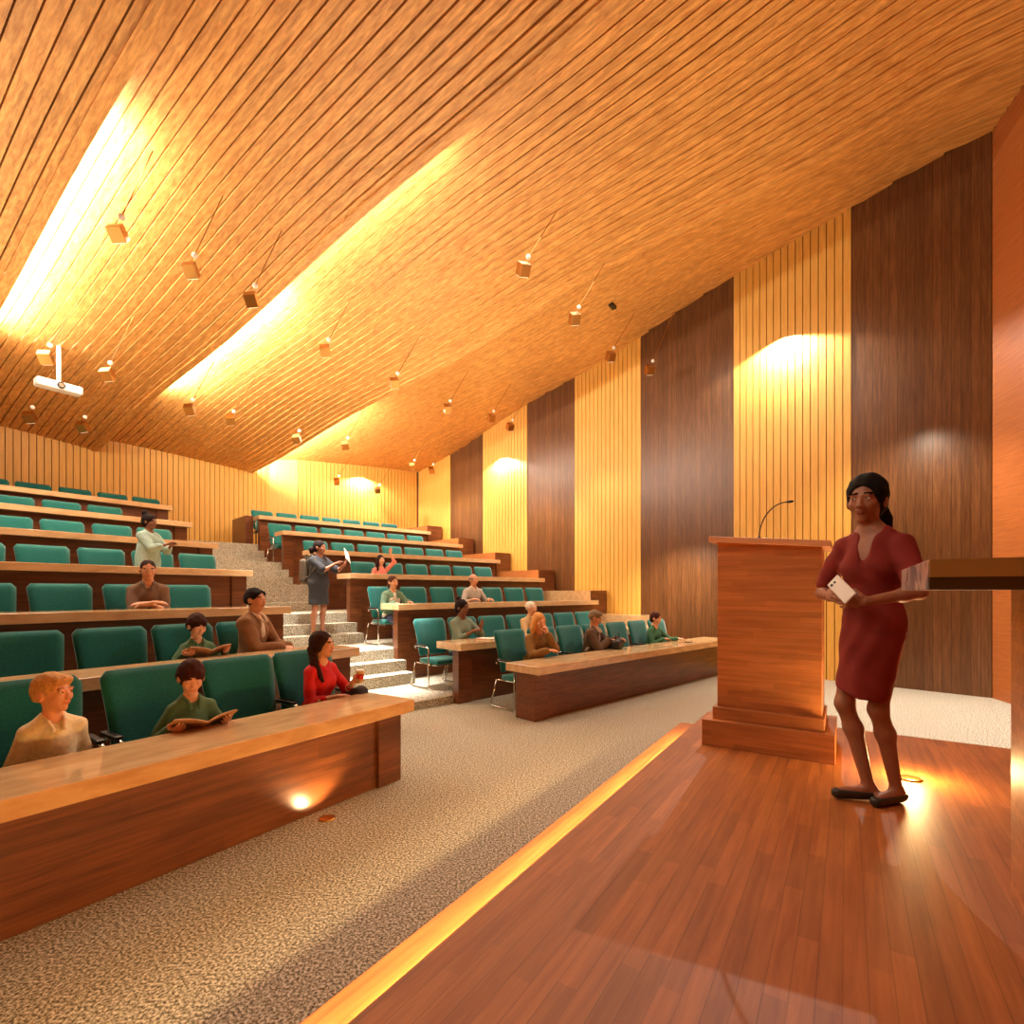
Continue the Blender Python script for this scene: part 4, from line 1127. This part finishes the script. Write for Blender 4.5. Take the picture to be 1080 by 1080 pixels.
(r_, *_), l, a, s_ = aud('person in a green top with brown hair, last seat of the front right row', 'R', 0, .90, 690, 645, -.05, cell=.01, fem=True, eyes=True, skin=SK['pale'], hairc=(.26, .12, .07), hair='bob', hairg=.006, top=(.22, .42, .30), sleeve=1.9, vneck=.14,
    yaw=.30, pitch=.22, lean=.16, hands=[((-.02, -.30, .80), 'r', dict(d=(.7, -.7, 0))), ((.20, -.48, .80), 'r', dict(d=(.2, -1, 0), curl=.4))], bottom=(.2, .2, .2), shoe=(.1, .1, .1))
p2 = MB().box(-.036, .036, -.072, .072, 0, .009).build('smartphone', M['black'], None, bevel=.003)
p2.location = off(l, a, s_, .25, -.66, 0); p2.location.z = .711; p2.rotation_euler = (0, 0, a + .6)
tag(p2, 'black smartphone lying on the front right desk by the person in green', 'phone')
p3 = empty('notebook', W('R', 5.3, CRF[1] + .30) + (TR_Z[1] + .781,), TR + .3)
MB().box(-.10, .10, -.14, .14, 0, .008).build('cover', M['book'], p3); MB().box(-.095, .095, -.135, .135, .008, .02).build('page', M['paper'], p3)
tag(p3, 'small notebook on the desk before the person with the bun', 'notebook')

# ------------------------------------------------------------------ light
WARM = (1.0, .74, .42); MID = (1.0, .84, .62); NEU = (1.0, .95, .87)
def spot(name, loc, target, power, angle, blend=.6, col=WARM, rad=.05):
    d = bpy.data.lights.new(name, 'SPOT'); d.energy = power; d.spot_size = math.radians(angle); d.spot_blend = blend; d.color = col; d.shadow_soft_size = rad
    o = bpy.data.objects.new(name, d); COL.objects.link(o); o.location = loc
    o.rotation_euler = (Vector(target) - Vector(loc)).to_track_quat('-Z', 'Y').to_euler(); return o
def area(name, loc, rot, sx, sy, power, col=WARM):
    d = bpy.data.lights.new(name, 'AREA'); d.shape = 'RECTANGLE'; d.size = sx; d.size_y = sy; d.energy = power; d.color = col
    o = bpy.data.objects.new(name, d); COL.objects.link(o); o.location = loc; o.rotation_euler = rot; return o
# coves: strip lights on the hidden face of each lip, grazing the slats
for sv, ca, cb, pw in ((S1, 7.0, 12.0, 330), (S2, 8.2, 12.6, 520), (S2, 4.5, 8.0, 60), (S3, 11.0, 15.3, 380)):
    zm = (zc(sv - .02, ca) + zc(sv - .02, cb)) / 2 + .06
    sl = (zc(sv - .02, cb) - zc(sv - .02, ca)) / (cb - ca)
    x, y = W('L', sv + .05, (ca + cb) / 2)
    # area light: its -Z (emission) points to +s and a little up; its long side follows the slats
    ax = Vector((YL[0], YL[1], sl)).normalized(); em = (Vector((XL[0], XL[1], 1.1))).normalized()
    em = (em - ax * em.dot(ax)).normalized(); zz = -em; yy = zz.cross(ax)
    Rm = Matrix((ax, yy, zz)).transposed()
    area('cove_strip', (x, y, zm), Rm.to_euler(), cb - ca, .04, pw * .85, (1, .94, .84))
# lamp heads throw light down and slightly forward
for i, (x, y, z) in enumerate(lamp_pos):
    f = Vector((x, y, z)); t = f + Vector((-YL[0] * -.12, -.12, -1.0))
    spot('lamp_beam', (x, y, z - .13), t, 62, 105, .9, (1, .88, .70), .06)
# scallops on the right and back walls
for t, zz, pw, ln in ((3.0, 6.7, 520, .24), (11.3, 5.9, 330, .24)):
    x, y = wallR(t); nx, ny = -XR[0], -XR[1]
    spot('wall_washer', (x + nx * ln, y + ny * ln, zz), (x + nx * (ln - .16), y + ny * (ln - .16), zz - 2), pw, 150, .25, NEU, .02)
bx, by = (RB[0] + (RB2[0] - RB[0]) * .52, RB[1] + (RB2[1] - RB[1]) * .52)
spot('wall_washer', (bx - YR[0] * .35, by - YR[1] * .35, 5.75), (bx - YR[0] * .2, by - YR[1] * .2, 3.5), 230, 150, .25, NEU, .02)
# lower washers along the dark panels
for t, zz, pw in ((5.1, 2.4, 400), (9.3, 4.2, 240), (13.2, 4.8, 220), (.9, 4.0, 260), (7.3, 4.6, 80)):
    x, y = wallR(t); spot('wall_washer', (x - XR[0] * 1.3, y - XR[1] * 1.3, zz + .6), (x - XR[0] * .2, y - XR[1] * .2, zz - 2.6), pw, 120, .9, MID, .1)
# bright pools: the aisle platform and the floor right of the stage
x, y = W('R', 4.0, 7.55); spot('aisle_light', (x, y, 4.6), (x - .1, y + .1, 0), 3600, 40, .8, NEU, .1)
x, y = W('R', 3.6, 8.9); spot('aisle_light', (x, y, 5.2), (x, y + .2, 0), 2000, 50, .8, NEU, .1)
spot('side_light', (6.3, 5.6, 5.0), (6.1, 5.9, 0), 1300, 72, .8, NEU, .1)
# floor uplight before the front left desk and the one beside the presenter
def uplight(loc, target, pw, lab, z):
    o = empty('floor_uplight', (loc[0], loc[1], z))
    MB().lathe([(.055, 0), (.06, .004), (.05, .010), (.044, .010)], n=20).build('trim_ring', M['brass'], o, smooth=True)
    MB().lathe([(.0, .004), (.044, .006)][::-1], n=20).build('lens', M['puck'], o)
    spot('uplight_beam', (loc[0], loc[1], z + .03), target, pw, 120, .6, (1, .66, .30), .03)
    tag(o, lab, 'light')
x, y = W('L', 2.35, 3.18 + .0); uplight((x, y), (x + YL[0] * .5, y + YL[1] * .5, 1.0), 26, 'round floor uplight glowing at the foot of the front left desk', 0.0)
x, y = (960 - 540) / 540 * 2.95, 2.95; uplight((x, y), (x - .3, y + .1, ZS + 1.2), 40, 'round floor uplight in the stage beside the presenter', ZS)
d = bpy.data.lights.new('stage_glow', 'POINT'); d.energy = 22; d.color = (1, .62, .25); d.shadow_soft_size = .04
o = bpy.data.objects.new('stage_glow', d); COL.objects.link(o); o.location = (x + .02, y + .02, ZS + .12)
# soft fill areas added overhead to brighten the rows, no fixture there
x, y = W('R', 6.5, 4.6); area('hall_fill', (x, y, 7.2), (0, 0, TR), 5, 3, 190, (1, .86, .66))
x, y = W('R', 6.5, 12.5); area('hall_fill', (x, y, 6.2), (0, 0, TR), 5, 4, 340, (1, .88, .70))
spot('stage_fill', (-.8, 1.2, 6.6), (1.9, 3.3, 1.4), 240, 44, .9, (1, .88, .70), .5)  # front fill added for podium and presenter, without a fixture
spot('stage_fill', (-1.9, 1.3, 4.2), (1.8, 2.9, 1.6), 150, 30, .9, (1, .82, .60), .4)  # further fill added in mid-air for the presenter's face
x, y = W('L', 1.6, 10.2); area('hall_fill', (x, y, 6.2), (0, 0, TL), 4, 5, 520, (1, .88, .70))  # same kind of added overhead fill, for the left rows
# upward fill areas added in mid-air to brighten the slats
x, y = W('R', 6.0, 8.0); area('ceiling_fill', (x, y, 3.6), (math.pi, 0, TR), 5, 6, 215, (1, .86, .66))
x, y = W('R', 5.5, 1.5); area('ceiling_fill', (x, y, 3.4), (math.pi, 0, TR), 4, 4, 80, (1, .84, .62))
x, y = W('L', 1.0, 9.0); area('ceiling_fill', (x, y, 4.3), (math.pi, 0, TL), 3, 5, 120, (1, .86, .66))
ap = W('L', 1.2, 1.5)
x, y = WS(-.05, -3.8); area('ledge_strip', (x, y, ZS - .07), (math.pi * .12, 0, 0), 7.4, .03, 130, (1, .66, .28))
bpy.context.view_layer.update()
o = bpy.data.objects['ledge_strip']; ax = Vector((SY[0], SY[1], 0)); em = Vector((-SX[0] * .2, -SX[1] * .2, -1)).normalized(); zz = -em; o.rotation_euler = Matrix((ax, zz.cross(ax), zz)).transposed().to_euler()
# dim room glow
w = bpy.data.worlds.new('World'); S.world = w; w.use_nodes = True
w.node_tree.nodes['Background'].inputs[0].default_value = (1, .75, .5, 1); w.node_tree.nodes['Background'].inputs[1].default_value = .3

# ------------------------------------------------------------------ camera
cam = bpy.data.cameras.new('camera'); co = bpy.data.objects.new('camera', cam); COL.objects.link(co)
co.location = (0, 0, H); co.rotation_euler = (math.pi / 2, 0, 0)
cam.lens = 18; cam.sensor_width = 36; cam.sensor_height = 36; cam.shift_y = (624 - 540) / 1080; cam.clip_start = .05; cam.clip_end = 100
S.camera = co
vs_ = S.view_settings; vs_.view_transform = 'Standard'; vs_.look = 'None'; vs_.exposure = 0.08; vs_.gamma = 1; vs_.use_curve_mapping = False
S.cycles.use_denoising = True
S.cycles.max_bounces = 8; S.cycles.diffuse_bounces = 5; S.cycles.glossy_bounces = 3; S.cycles.sample_clamp_indirect = 6.0
